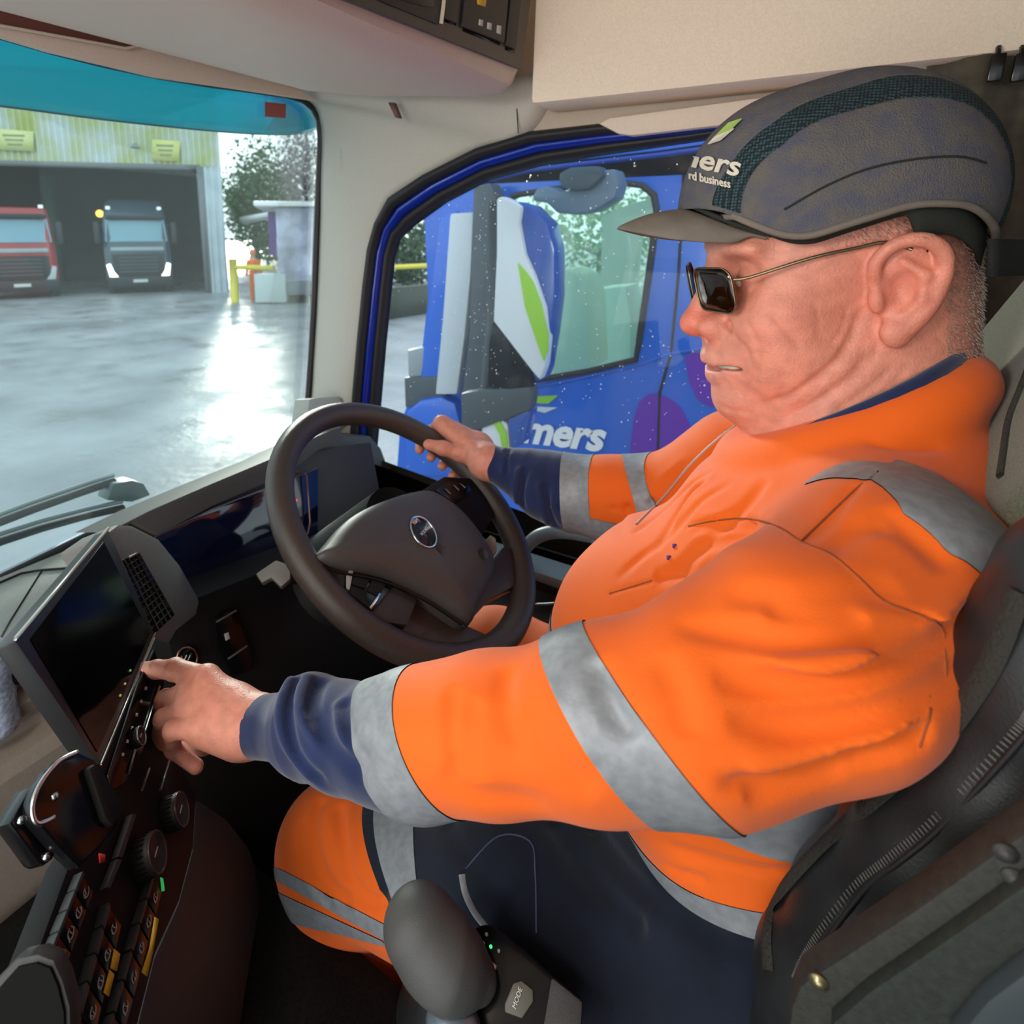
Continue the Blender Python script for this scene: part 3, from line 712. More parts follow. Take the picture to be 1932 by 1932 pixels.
# far (right) hand, gripping the rim
def RP(deg, dr, up): return WP(deg, WR+dr, up)
fw_ = fWr
palm = RP(351, .010, .036)
B.u(cone(fw_, RP(357, .018, .038), .0235, .0225), .03)
for dg, r in ((336, .0125), (343, .0125), (350, .0120), (357, .0110)):
    k0 = RP(dg, .024, .024)
    B.u(cone(RP(354, .012, .040), k0, .0195, r+.001), .012); B.u(cone(fw_, k0, .0190, r), .014)
    finger(B, [k0, RP(dg-1, .034, -.006), RP(dg-2, .016, -.029), RP(dg-2, .000, -.030)], (r, .0105, .0095, .0080))
finger(B, [RP(358, -.004, .034), RP(350, -.022, .028), RP(341, -.030, .020), RP(333, -.033, .012)], (.0175, .0135, .0115, .0092), .008)
lo = (-.60, .20, -.66); hi = (.16, .95, .10)
V, Q = sdf_mesh(B, lo, hi, .0023*RES)
# skin tones that belong to the skin: red nose and ears, pale stubble round the mouth
def blob(V, c, r): return np.exp(-(np.linalg.norm(V-c, axis=1)/r)**2)
tone = np.ones((len(V), 4)); red = np.clip(blob(V, HL(.113, 0, -.016), .020)*1.0+blob(V, HL(.06, .05, -.012), .022)*.45+blob(V, HL(-.01, .085, .0), .035)*.40+blob(V, HL(.03, .03, -.11), .05)*.35, 0, 1)
pale = np.clip(blob(V, HL(.090, .01, -.066), .026)*.8, 0, 1)
tone[:, 0] = 1+.10*red; tone[:, 1] = 1-.36*red+.16*pale; tone[:, 2] = 1-.40*red+.32*pale
lipm = np.clip(np.exp(-(dpoly(V, lo_lip)/.006)**2)*.8+np.exp(-(dpoly(V, up_lip)/.005)**2)*.4, 0, 1); tone[:, 1] -= .14*lipm; tone[:, 2] -= .04*lipm
man = thing('person', (.02, .60, -.75), 'driver in a dark peaked cap, glasses and orange high-visibility sweatshirt, pointing at the screen', 'person')
mk('body', V, Q, skin, man, attr=tone)
for tip, nn_ in ((fin[0][0][3], UP*.9-FW*.5), (RP(333, -.033, .012), wn*.8+UP*.2)):
    n_ = nrm(nn_); mk('fingernail', *ball(np.array(tip)+n_*.0052, (.0052, .0042, .0022), 12, [RT, nrm(np.cross(n_, RT)), n_]), mat('fingernail', (.78, .50, .42), .3), man)
mk('teeth', *ball(HL(.0870, .003, -.0590), (.0105, .024, .006), 16, HA), mat('tooth enamel', (.50, .44, .34), .4), man)
g = G()
for s in (-1, 1): mk('eye', *ball(HL(.0735, s*.031, .018), (.0118, .0118, .0075), 16, HA), mat('eyeball', (.85, .82, .78), .2), man)
# short grey hair behind the ear and at the nape
vs = []; fs = []
N_ = normal(BH, V[:1])
cand = V[(np.linalg.norm(V-Hc, axis=1) < .16)]; loc = (cand-Hc)@HA.T
sel = cand[(loc[:, 0] < .030) & (loc[:, 2] > -.085-.35*(loc[:, 0]+.09)) & (loc[:, 2] < .075) & (np.abs(loc[:, 1]) > .02) & ~((loc[:, 0] > -.047) & (loc[:, 2] < .040)) & (loc[:, 0] < .02)]
sel2 = cand[(loc[:, 0] > -.02) & (loc[:, 0] < .028) & (loc[:, 2] > .040) & (loc[:, 2] < .07) & (np.abs(loc[:, 1]) > .03)]
sel = np.concatenate([sel[RNG.permutation(len(sel))[:5200]], sel2[RNG.permutation(len(sel2))[:500]]])
nn = normal(BH, sel); nn /= np.linalg.norm(nn, axis=1, keepdims=True)
for p, n in zip(sel, nn):
    d = nrm(n*.45-hf*.5-hu*1.1+RNG.normal(size=3)*.25); L = random.uniform(.0035, .0065); sd = nrm(np.cross(d, n))*.00022
    k = len(vs); vs += [p-sd, p+sd, p+d*L*.6+n*.0006, p+d*L]; fs += [(k, k+1, k+2), (k, k+2, k+3)]
mk('hair', vs, fs, mat('short grey hair', (.50, .43, .38), .5, spec=.3), man)

# ---------------- hi-vis sweatshirt
J = Sdf()
for q, k in torso(0): J.u(q, k)
J.us(pline(nA, nR), .03)
J.us([cone(near_cuff[i][0], near_cuff[i+1][0], near_cuff[i][1], near_cuff[i+1][1]) for i in range(4)], .008)
J.us(pline(fA, fR), .04)
J.us([cone(far_cuff[i][0], far_cuff[i+1][0], far_cuff[i][1], far_cuff[i+1][1]) for i in range(4)], .012)
J0 = Sdf(); J0.ops = list(J.ops)
def wob(p, d):
    m = d < .03; q = p[m]
    w = (np.sin(q[:, 0]*47+1.3*np.sin(q[:, 2]*31)+q[:, 1]*11)*np.sin(q[:, 2]*53+q[:, 0]*23)+.6*np.sin(q[:, 0]*21+q[:, 2]*67+q[:, 1]*17))*.0013
    d = d.copy(); d[m] += w; return d
J.fn(wob)
# long drag folds from the armpit across the upper arm (ridge above, valley below)
FOLDS = [([(1772, 1186), (1700, 1196), (1579, 1205), (1480, 1206), (1386, 1193), (1260, 1180)], .0075, .010),
         ([(1885, 1140), (1830, 1180), (1772, 1222), (1675, 1268), (1530, 1298), (1430, 1292), (1338, 1278)], .0080, .021),
         ([(1868, 1228), (1820, 1262), (1772, 1296), (1700, 1330), (1627, 1352), (1482, 1370), (1362, 1356)], .0080, .020),
         ([(1760, 1370), (1700, 1403), (1627, 1430), (1482, 1466), (1340, 1478)], .007, .012),
         ([(1511, 1022), (1560, 985), (1590, 945), (1627, 911)], .006, .005),
         ([(1300, 1000), (1350, 992), (1420, 1000), (1330, 1030), (1250, 1085)], .008, .007),
         ([(1700, 1100), (1600, 1120), (1480, 1130), (1360, 1120)], .010, .005),
         ([(1640, 1160), (1540, 1165), (1440, 1150)], .008, .006),
         ([(1120, 1240), (1150, 1320), (1200, 1400)], .010, .006), ([(1240, 1230), (1280, 1320), (1300, 1400)], .010, .005),
         ([(960, 1250), (950, 1330), (985, 1420)], .009, .005), ([(860, 1290), (850, 1380), (870, 1470)], .008, .005),
         ([(1400, 1500), (1500, 1480), (1600, 1460)], .008, .006),
         ([(1450, 900), (1400, 960), (1320, 1030), (1250, 1100)], .009, .006), ([(1300, 870), (1230, 950), (1180, 1040)], .008, .005), ([(1340, 900), (1280, 960), (1230, 1040)], .006, .006),
         ([(1650, 960), (1720, 1010), (1800, 1080)], .010, .005), ([(1560, 1040), (1620, 1000), (1680, 990)], .008, .005),
         ([(1231, 1094), (1300, 1082), (1400, 1078)], .010, .005),
         ([(1160, 1100), (1220, 1040), (1300, 970), (1390, 905)], .007, .004),
         ([(1190, 1010), (1260, 950), (1350, 890)], .007, .004),
         ([(900, 1310), (880, 1400), (900, 1480)], .010, .004), ([(1000, 1330), (1040, 1420), (1130, 1500)], .012, .005),
         ([(830, 1450), (900, 1500), (1040, 1522)], .010, .004), ([(1250, 1590), (1330, 1620), (1420, 1640), (1540, 1640)], .006, .004),
         ([(1180, 1580), (1250, 1630), (1340, 1660)], .006, .004), ([(1620, 830), (1700, 845), (1790, 840)], .008, .003), ([(1420, 860), (1500, 850), (1640, 830)], .008, .003),
         ([(1170, 905), (1185, 960), (1180, 1010)], .008, .005), ([(1130, 900), (1160, 960), (1200, 1000)], .006, .003)]
for px, w, dep in FOLDS:
    q = onsurf(J0, px)
    if len(q) > 1:
        q = spline(q, 24) if len(q) > 2 else q
        J.groove(q, w*.8, dep*.9, True); J.groove(q+np.array([0, -.3*w, 1.6*w]), w*1.2, -dep*.34, True)
# bunched navy sleeve above the near cuff
for px, w, dep in [([(640, 1262), (600, 1290), (590, 1340), (620, 1400), (670, 1450)], .007, .010), ([(560, 1290), (545, 1350), (560, 1420), (600, 1470)], .005, .007), ([(650, 1330), (665, 1400), (690, 1440)], .006, .005)]:
    q = onsurf(J0, px)
    if len(q) > 1: q = spline(q, 24); J.groove(q, w, dep); J.groove(q+np.array([-1.6*w, -.001, 0]), w*1.1, -dep*.75)
for px, w, dep in [([(1000, 835), (990, 890), (985, 950)], .006, .009), ([(1040, 850), (1030, 920), (1045, 990)], .006, .008), ([(960, 845), (955, 890), (950, 930)], .004, .004)]:
    q = onsurf(J0, px)
    if len(q) > 1: q = spline(q, 24); J.groove(q, w, dep); J.groove(q+np.array([-1.5*w, -.001, 0]), w, -dep*.8)
# fine seam lines
SEAMS = [[(1299, 993), (1340, 984), (1410, 978), (1470, 995), (1511, 1022), (1570, 1048), (1620, 1090), (1665, 1133), (1720, 1155), (1775, 1182), (1782, 1230), (1785, 1285)], [(1511, 1022), (1560, 975), (1627, 911)],
         [(1750, 1300), (1755, 1340), (1735, 1410)], [(1230, 1095), (1150, 1120)]]
for px in SEAMS:
    q = onsurf(J0, px)
    if len(q) > 1: J.groove(spline(q, 30), .0024, .0012)
# collar
ctr = np.array([.024, .650, -.157]); colpts = []
for k in range(28):
    a = 2*math.pi*k/28; c, s = math.cos(a), math.sin(a)
    colpts.append(ctr+np.array([.074*c, .078*s, .048*c])+np.array([0, 0, -.010]))
colpts = np.array(colpts)
J.us([cone(colpts[i], colpts[(i+1) % 28], .015, .015) for i in range(28)], .022)
lo = (-.52, .20, -.68); hi = (.22, .98, -.04)
V, Q = sdf_mesh(J, lo, hi, .0030*RES); T = tris(Q)
orange = mat('fluorescent orange cloth', (.80, .125, .008), .75, noise=.03, nscale=8, bump=.15, bscale=900, spec=.2, sheen=.15)
navy = mat('navy cotton', (.013, .022, .075), .85, noise=.15, nscale=30, bump=.2, bscale=900, spec=.15, sheen=.3)
silver = mat('silver reflective tape', (.24, .255, .275), .5, noise=.12, nscale=120, bump=.25, bscale=120, metal=.15, spec=.4)
def near_arm(V): return .12-dpoly(V, nA+[q[0] for q in near_cuff])
def cut_out(V, T, s):
    (a, ta), (b, tb) = split(V, T, s); return a, ta, b, tb
pieces = {}
nfe = P(1130, 1378, Y=.335)
JM = J0
def q1(u, v): return march(JM, u, v, close=True)
ctrA = (near_cuff[1][0]+nA[-2])/2
# hem: remove everything under the hem line
h1, h2, h3 = np.array([-.17, .62, -.590]), np.array([.05, .42, -.487]), np.array([.05, .84, -.487])
s = pside(V, h1, h2, h3, np.array([0, .6, -.2]))
V, T, Vk, Tk = cut_out(V, T, s); V, T = Vk, Tk
# neck opening
a = dpoly(V, colpts); s = np.where((V[:, 2] > -.20) & (np.hypot((V[:, 0]-ctr[0])/.082, (V[:, 1]-ctr[1])/.082) < 1), a-.0155, -1.0)
_, _, V, T = cut_out(V, T, -np.minimum(s, .02)-0.0) if False else (None, None, V, T)
def band(V, e1, e2, axis, lim):
    """between two planes; e = (pixel a, pixel b) on the cloth, third point on the limb axis"""
    s = None
    for (pa, pb), ref in ((e1, e2), (e2, e1)):
        A_, B_ = q1(*pa), q1(*pb); R_ = q1(*ref[0]); m = (A_+B_)/2; C_ = onaxis(m, axis); n = nrm(np.cross(B_-A_, m-C_))
        if np.dot(R_-m, n) < 0: n = -n
        d = (V-m)@n; s = d if s is None else np.minimum(s, d)
    return np.minimum(s, lim(V))
parts = []
def take(s, name, m, label=None, thick=0):
    global V, T
    (V, T), (Vp, Tp) = split(V, T, s)
    parts.append((name, Vp, Tp, m, label, thick))
armlim = near_arm
farm = lambda V: np.minimum(.10-dpoly(V, fA[1:]+[q[0] for q in far_cuff]), 1)
def onaxis(m, ax):
    best = (9, None)
    for i in range(len(ax)-1):
        a, b = ax[i], ax[i+1]; ba = b-a; t = min(1, max(0, np.dot(m-a, ba)/np.dot(ba, ba))); c = a+t*ba
        if np.linalg.norm(m-c) < best[0]: best = (np.linalg.norm(m-c), c)
    return best[1]
AXN = nA+[q[0] for q in near_cuff]; AXF = fA+[q[0] for q in far_cuff]
# navy near sleeve end
A_, B_ = q1(665, 1310), q1(705, 1510); Cc = onaxis((A_+B_)/2, AXN); n_ = nrm(np.cross(B_-A_, (A_+B_)/2-Cc))
if n_[0] > 0: n_ = -n_
take(np.minimum((V-(A_+B_)/2)@n_, near_arm(V)), 'sleeve_end', navy, 'navy blue bunched sleeve end with ribbed cuff')
take(band(V, ((748, 1290), (812, 1520)), ((655, 1310), (695, 1500)), AXN, near_arm), 'reflective_tape', silver, 'silver tape around the cuff end of the sleeve')
take(band(V, ((1018, 1210), (1165, 1500)), ((1112, 1210), (1322, 1500)), AXN, near_arm), 'reflective_tape', silver, 'wide silver tape around the elbow')
A_, B_ = q1(1058, 870), q1(1060, 985); Cc = onaxis((A_+B_)/2, AXF); n_ = nrm(np.cross(B_-A_, (A_+B_)/2-Cc+np.array([0, .001, 0])))
if n_[0] > 0: n_ = -n_
take(np.minimum((V-(A_+B_)/2)@n_, farm(V)), 'sleeve_end', navy, 'navy blue bunched sleeve end by the steering wheel')
take(band(V, ((1115, 870), (1115, 990)), ((1050, 870), (1052, 980)), AXF, farm), 'reflective_tape', silver)
take(band(V, ((1178, 880), (1200, 960)), ((1215, 880), (1228, 935)), AXF, farm), 'reflective_tape', silver)
# shoulder band and its front end
def spoly(px): return np.array([q1(*q) for q in px if q1(*q) is not None])
s1 = stamp(V, spoly([(1640, 910), (1690, 868), (1765, 893), (1840, 945), (1925, 1035), (1862, 1092), (1790, 1040), (1705, 970)]), .05)
s2 = stamp(V, spoly([(1470, 924), (1600, 878), (1690, 868), (1642, 911), (1600, 908)]), .05)
take(np.maximum(s1, s2), 'reflective_tape', silver, 'silver tape over the near shoulder')
# waist band
zb = lambda V, z0, z1, k: np.minimum(V[:, 2]-z0-k*V[:, 0], z1+k*V[:, 0]-V[:, 2])
tors = lambda V: -np.minimum(.10-dpoly(V, nA), 1)
bz = q1(1080, 1110)
take(np.minimum(zb(V, -.432, -.382, .08), tors(V)-.0), 'reflective_tape', silver, 'silver tape around the belly')
n_ = nrm(np.cross(h2-h1, h3-h1)); n_ = n_ if n_[2] > 0 else -n_
take(.020-(V-h1)@n_, 'hem_tape', silver, 'pale silver hem band of the sweatshirt')
jk = mk('sweatshirt', V, T, orange, man, label='fluorescent orange sweatshirt')
for name, Vp, Tp, m, label, th in parts:
    if len(Tp) < 5: continue
    if m is silver:
        g_ = normal(J, Vp); g_ /= np.maximum(np.linalg.norm(g_, axis=1, keepdims=True), 1e-6); Vp = Vp+g_*.0009
    mk(name, Vp, Tp, m, jk, label=label)
# dark stitching along seams
for px in SEAMS:
    q = onsurf(J, spline(px, 40) if len(px) > 2 else np.linspace(px[0], px[1], 16))
    if len(q) > 3: g = G(); g.tube(q, .0007, 5); g.mk('seam_stitching', mat('brown thread', (.28, .07, .02), .8), jk)
# navy inner collar
ic = colpts+np.array([-.002, 0, .016]); ic = ctr+(ic-ctr)*np.array([.90, .90, 1])
g = G(); g.tube(ic, .0085, 10, closed=True, flat=1.9); g.mk('inner_collar', navy, jk)
# zip placket and little embroidered mark
q = onsurf(J, spline([(1392, 800), (1350, 832), (1300, 880), (1250, 940), (1200, 990)], 50))
g = G(); g.tube(q, .0016, 6, flat=.6); g.mk('zip', mat('grey zip', (.45, .32, .28), .5), jk)
g = G()
for u, v in ((1273, 1030), (1262, 1052)):
    a_ = march(J, u, v); g.box(a_, (.0035, .0035, .002), [RT, UP, FW])
g.mk('chest_mark', mat('violet thread', (.12, .04, .25), .8), jk)

# ---------------- trousers
nK = P(640, 1600, Y=.455); fK = np.array([-.36, .76, -.665]); nHip = np.array([.05, .50, -.655]); fHip = np.array([.05, .74, -.655])
Tz = Sdf()
Tz.u(ell((.04, .62, -.60), (.172, .212, .155)), .05)
Tz.us(pline([nHip, nHip*.5+nK*.5+np.array([0, 0, .015]), nK], [.112, .094, .072]), .05)
Tz.us(pline([fHip, fK], [.105, .080]), .05)
nAn = nK+np.array([.10, .0, -.36]); fAn = fK+np.array([-.12, -.02, -.42])
Tz.us(pline([nK+np.array([.0, 0, -.01]), nK*.6+nAn*.4, nAn], [.074, .074, .062]), .03)
Tz.us(pline([fK, fAn], [.078, .060]), .03)
T0 = Sdf(); T0.ops = list(Tz.ops)
for px, w, dep in [([(600, 1520), (590, 1580), (610, 1650), (650, 1700)], .008, .008), ([(640, 1530), (650, 1600), (665, 1660), (700, 1700)], .007, .007), ([(570, 1560), (580, 1640), (620, 1700)], .006, .005), ([(655, 1690), (690, 1700), (725, 1700)], .006, .006),
                   ([(850, 1560), (900, 1640), (960, 1700)], .010, .004), ([(1050, 1560), (1120, 1660), (1200, 1740)], .010, .006), ([(1120, 1560), (1220, 1680), (1350, 1770)], .009, .005), ([(1250, 1660), (1330, 1750), (1420, 1800)], .008, .005)]:
    q = onsurf(T0, px)
    if len(q) > 1: q = spline(q, 20); Tz.groove(q, w, dep); Tz.groove(q+np.array([.006, -.002, .010]), w, -dep*.5)
V, Q = sdf_mesh(Tz, (-.66, .30, -1.22), (.24, .96, -.48), .0042*RES); T = tris(Q)
dark = mat('dark navy work trousers', (.006, .0095, .020), .85, noise=.3, nscale=14, bump=.2, bscale=700, spec=.15, sheen=.25)
TM = T0
def t1(u, v): return march(TM, u, v, close=True)
def legplane(V, p0, p1, side):
    A_, B_ = t1(*p0), t1(*p1); C_ = nHip*.3+nK*.7; n = nrm(np.cross(B_-A_, (A_+B_)/2-C_)); n = n if n[0] < 0 else -n
    return (V-(A_+B_)/2)@n
parts = []
nl = lambda V: .16-dpoly(V, [nHip*.3+nK*.7, nK, nAn])
fl = lambda V: .12-dpoly(V, [fK, fAn])
sa = legplane(V, (683, 1560), (722, 1690), 0); 
take(np.maximum(np.minimum(sa, nl(V)), np.minimum(-.26-V[:, 0], .15-dpoly(V, [fHip, fK, fAn]))), 'lower_leg', orange, 'orange lower legs of the trousers')
parts_low = parts.pop()
take(np.minimum(np.minimum(-legplane(V, (706, 1560), (742, 1690), 0)*-1, .0+0*V[:, 0]+1)*0-1+0, nl(V)), 'x', silver); parts.pop()
sb = legplane(V, (706, 1570), (738, 1690), 0); scp = legplane(V, (780, 1570), (790, 1690), 0)
take(np.minimum(np.minimum(-sb, scp), nl(V)), 'reflective_tape', silver, 'silver tape above the knee')
tr = mk('trousers', V, T, dark, man, label='dark navy work trousers')
for name, Vp, Tp, m, label, th in parts:
    if len(Tp) > 4: g_ = normal(Tz, Vp); mk(name, Vp+g_*.001, Tp, m, tr, label=label)
V, T = parts_low[1], parts_low[2]; parts = []
def lowplane(V, p0, p1):
    A_, B_ = t1(*p0), t1(*p1); C_ = nK*.7+nAn*.3; n = nrm(np.cross(B_-A_, (A_+B_)/2-C_)); n = n if n[2] < 0 else -n
    return (V-(A_+B_)/2)@n
try:
    take(np.minimum(np.minimum(lowplane(V, (560, 1655), (700, 1730)), -lowplane(V, (575, 1690), (680, 1748))), nl(V)), 'reflective_tape', silver, 'silver tape below the knee')
    take(np.minimum(np.minimum(lowplane(V, (600, 1718), (680, 1755)), -lowplane(V, (640, 1762), (700, 1778))), nl(V)), 'reflective_tape', silver)
except Exception as ex: print('tape', ex)
lw = mk('lower_leg', V, T, orange, man, label='orange lower legs of the trousers')
for name, Vp, Tp, m, label, th in parts:
    if len(Tp) > 4: g_ = normal(Tz, Vp); mk(name, Vp+g_*.001, Tp, m, lw, label=label)
q = onsurf(Tz, [(873, 1650), (880, 1685), (897, 1720), (922, 1752)])
if len(q) > 1: g = G(); g.tube(spline(q, 16), .0042, 8, flat=.3); g.mk('pocket_piping', silver, tr)
q = onsurf(Tz, spline([(878, 1640), (940, 1578), (1000, 1588), (1010, 1650), (1012, 1760)], 60))
if len(q) > 1: g = G(); g.tube(q, .0009, 6); g.mk('pocket_seam', mat('blue thread', (.05, .07, .13), .8), tr)
# boots
for nm, an in (('boot', nAn), ('boot', fAn)):
    S_ = Sdf().u(cone(an+np.array([0, 0, .02]), an+np.array([-.01, 0, -.06]), .052, .048), .02).u(cone(an+np.array([.01, 0, -.075]), an+np.array([-.16, 0, -.088]), .040, .036), .03)
    v_, q_ = sdf_mesh(S_, an-np.array([.26, .10, .16]), an+np.array([.10, .10, .10]), .006); mk(nm, v_, q_, mat('black boot leather', (.015, .014, .013), .5), man)
# ---------------- bump cap
capc = mat('dusty navy cotton', (.100, .102, .135), .9, noise=.0, nscale=60, col2=(.140, .126, .115), bump=.8, bscale=900, spec=.15)
peakc = mat('dusty grey peak cloth', (.17, .145, .12), .85, noise=.12, nscale=40, bump=.3, bscale=1500, spec=.2)
lining = mat('dark cap lining', (.03, .032, .026), .9, bump=.2, bscale=500, spec=.1)
meshc = mat('cap mesh panel', (.012, .030, .038), .8, bump=.6, bscale=700, spec=.3)
CF = Sdf()
CF.u(hell((-.003, 0, .062), (.113, .096, .101)), .02)
CF.u(hell((-.022, 0, .077), (.094, .090, .095)), .02)
CF.u(hell((.030, 0, .068), (.082, .078, .074)), .03)
CF.u(hell((.040, 0, .098), (.060, .072, .062)), .03)
def capshell(p, d):
    return d
def smooth_interp(f, xs, ys):
    f = np.asarray(f, float); return sum(np.interp(f+d, xs, ys) for d in (-.012, -.008, -.004, 0, .004, .008, .012))/7
V, Q = sdf_mesh(CF, Hc-.19, Hc+np.array([.19, .19, .21]), .0030*RES); T = tris(Q)
L = (V-Hc)@HA.T
# lower edge of the crown: straight over the brow, arched above the ear, low at the back
def edge(f): return smooth_interp(f, [-.14, -.118, -.09, -.055, -.015, .03, .055, .08, .10, .12], [-.010, -.008, .028, .056, .064, .056, .050, .064, .082, .088])
take_s = L[:, 2]-edge(L[:, 0])
_, (V, T) = split(V, T, take_s)
_m = meshc.node_tree; _vb = _m.nodes['Principled BSDF']; _vo = _m.nodes.new('ShaderNodeTexVoronoi'); _vo.inputs['Scale'].default_value = 420; _vo.inputs['Randomness'].default_value = 0.2; _ge = _m.nodes.new('ShaderNodeNewGeometry'); _m.links.new(_ge.outputs['Position'], _vo.inputs['Vector'])
_cr = _m.nodes.new('ShaderNodeValToRGB'); _cr.color_ramp.elements[0].color = (.045, .085, .095, 1); _cr.color_ramp.elements[1].color = (.006, .014, .018, 1); _cr.color_ramp.elements[0].position = .25; _cr.color_ramp.elements[1].position = .55; _m.links.new(_vo.outputs['Distance'], _cr.inputs[0]); _m.links.new(_cr.outputs[0], _vb.inputs['Base Color'])
cap = thing('peaked_cap', Hc, 'dusty navy cloth bump cap with a short peak and pale embroidery', 'cap') if False else None
capg = bpy.data.objects.new('cap', None); COL.objects.link(capg); capg.parent = man; capg.location = (0, 0, 0)
capg['label'] = 'dusty navy bump cap with a short grey peak'
cap = capg
def capq(px): return np.array([q for q in (march(CF, *x) for x in px) if q is not None])
# mesh strips: a band parallel to the mid-line of the crown, one each side
Lc = (V-Hc)@HA.T
cen = lambda f: np.interp(f, [-.13, -.10, -.04, .03, .06, .09, .12], [.046, .056, .062, .064, .066, .060, .046])
def stripf(V):
    L = (V-Hc)@HA.T; hw = np.interp(L[:, 0], [-.12, -.03, .08], [.007, .0105, .0065])
    return hw-np.abs(np.abs(L[:, 1])-cen(L[:, 0]))
def topf(V):
    L = (V-Hc)@HA.T; return np.minimum(stripf(V), L[:, 2]-edge(L[:, 0])-.004)
(V, T), (Vm, Tm) = split(V, T, topf(V))
crown = mk('crown', V, T, capc, cap, solid=.003)
mk('mesh_panel', Vm, Tm, meshc, cap, solid=.003)
# edge binding
def onedge(f, s):
    # point on the crown field at height edge(f), side s
    lo_, hi_ = 0, .13; u = float(edge(f))
    for _ in range(26):
        m = (lo_+hi_)/2
        if CF(HL(f, s*m, u)[None])[0] < 0: lo_ = m
        else: hi_ = m
    return HL(f, s*lo_, u)
fr = np.linspace(.092, -.128, 40)
fr = [f for f in fr if CF(HL(f, 0, float(edge(f)))[None])[0] < 0]
loop = [onedge(f, 1) for f in fr]+[onedge(f, -1) for f in fr[::-1]]
g = G(); g.tube(np.array(loop), .0028, 8, closed=True); g.mk('edge_binding', peakc, cap)
# dark lining band inside, hanging a little below the edge at the rear
rows = []
for dz, kx in ((.010, .955), (-.002, .945), (-.013, .925)):
    rows.append([HL(*((np.array([(p-Hc)@hf, (p-Hc)@hs, 0])*kx)[:2]), (p-Hc)@hu+dz+(-.008 if (p-Hc)@hf < -.02 else .006)) for p in loop])
g = G(); g.add(*loft(rows, True, False)); g.mk('lining', lining, cap, solid=.002)
# peak
pk = []
NA = 17; side = []
for r_ in range(7):
    t = r_/6; row = []
    for k in range(NA):
        a = math.radians(-62+124*k/(NA-1)); c = math.cos(a); s = math.sin(a)
        f0 = .022+.090*c; s0 = .069*s
        ext = .062*max(0, math.cos(a*1.28))**.55
        f = f0+ext*t; sd = s0*(1-.12*t)
        u = .087-.006*t-.044*abs(s)**2*(1-.15*t)+.004*math.sin(math.pi*t)
        row.append(HL(f, sd, u))
    pk.append(row)
Vp, Fp = loft(pk, False, False); mk('peak', Vp, Fp, peakc, cap, solid=.0035, sub=1)
g = G(); g.tube(np.array([p+hu*.0025+hf*.001 for p in pk[0]]), .0022, 6); g.mk('peak_seam', lining, cap)
# rear strap with hook-and-loop
q0 = HL(-.122, .030, .004)
a1 = P(1862, 487, Y=.60); b1 = P(1935, 487, Y=.655)
rows = []
for t in np.linspace(0, 1, 8):
    c = a1*(1-t)+b1*t; rows.append([c+hu*.0135, c-hu*.0135])
Vp, Fp = loft([np.array(r) for r in rows], False, False); mk('rear_strap', Vp, Fp, mat('black webbing', (.012, .014, .013), .9, bump=.8, bscale=700), cap, solid=.004)
# seam on the side panel
q = onsurf(CF, spline([(1480, 395), (1560, 350), (1640, 318), (1730, 300), (1810, 296), (1860, 308)], 50))
Nq = normal(CF, q); g = G(); g.tube(q+Nq*.0004, .0008, 5); g.mk('side_seam', lining, cap)
# embroidery
pale = mat('pale embroidery thread', (.62, .56, .46), .7); lime = mat('lime embroidery thread', (.35, .50, .12), .7)
V2, F2 = textmesh('mers', 1.0, shear=.25, weight=.02)
wd = V2[:, 0].max(); k_ = 130/wd
try:
    Vt, Ft = drape(CF, V2, F2, (1272, 308), (k_*.98, k_*.20), (k_*.05, -k_*.85), .0022)
    letters('embroidery', Vt, Ft, pale, cap)
except Exception as ex: print('emb', ex)
V2, F2 = textmesh('rd business', 1.0, weight=.02); wd = V2[:, 0].max(); k_ = 78/wd
try:
    Vt, Ft = drape(CF, V2, F2, (1303, 338), (k_*1.0, k_*.22), (-k_*.02, -k_*1.25), .0022)
    letters('embroidery', Vt, Ft, pale, cap)
except Exception as ex: print('emb', ex)
for (px, m_) in (([(1352, 262), (1378, 236), (1402, 228), (1380, 250)], lime), ([(1340, 275), (1352, 262), (1388, 246), (1362, 268)], pale)):
    q = capq(px)
    if len(q) == 4: g_ = normal(CF, q); g_ /= np.linalg.norm(g_, axis=1, keepdims=True); mk('embroidery', q+g_*.002, [(0, 1, 2, 3)], m_, cap, solid=.001, smooth=False)
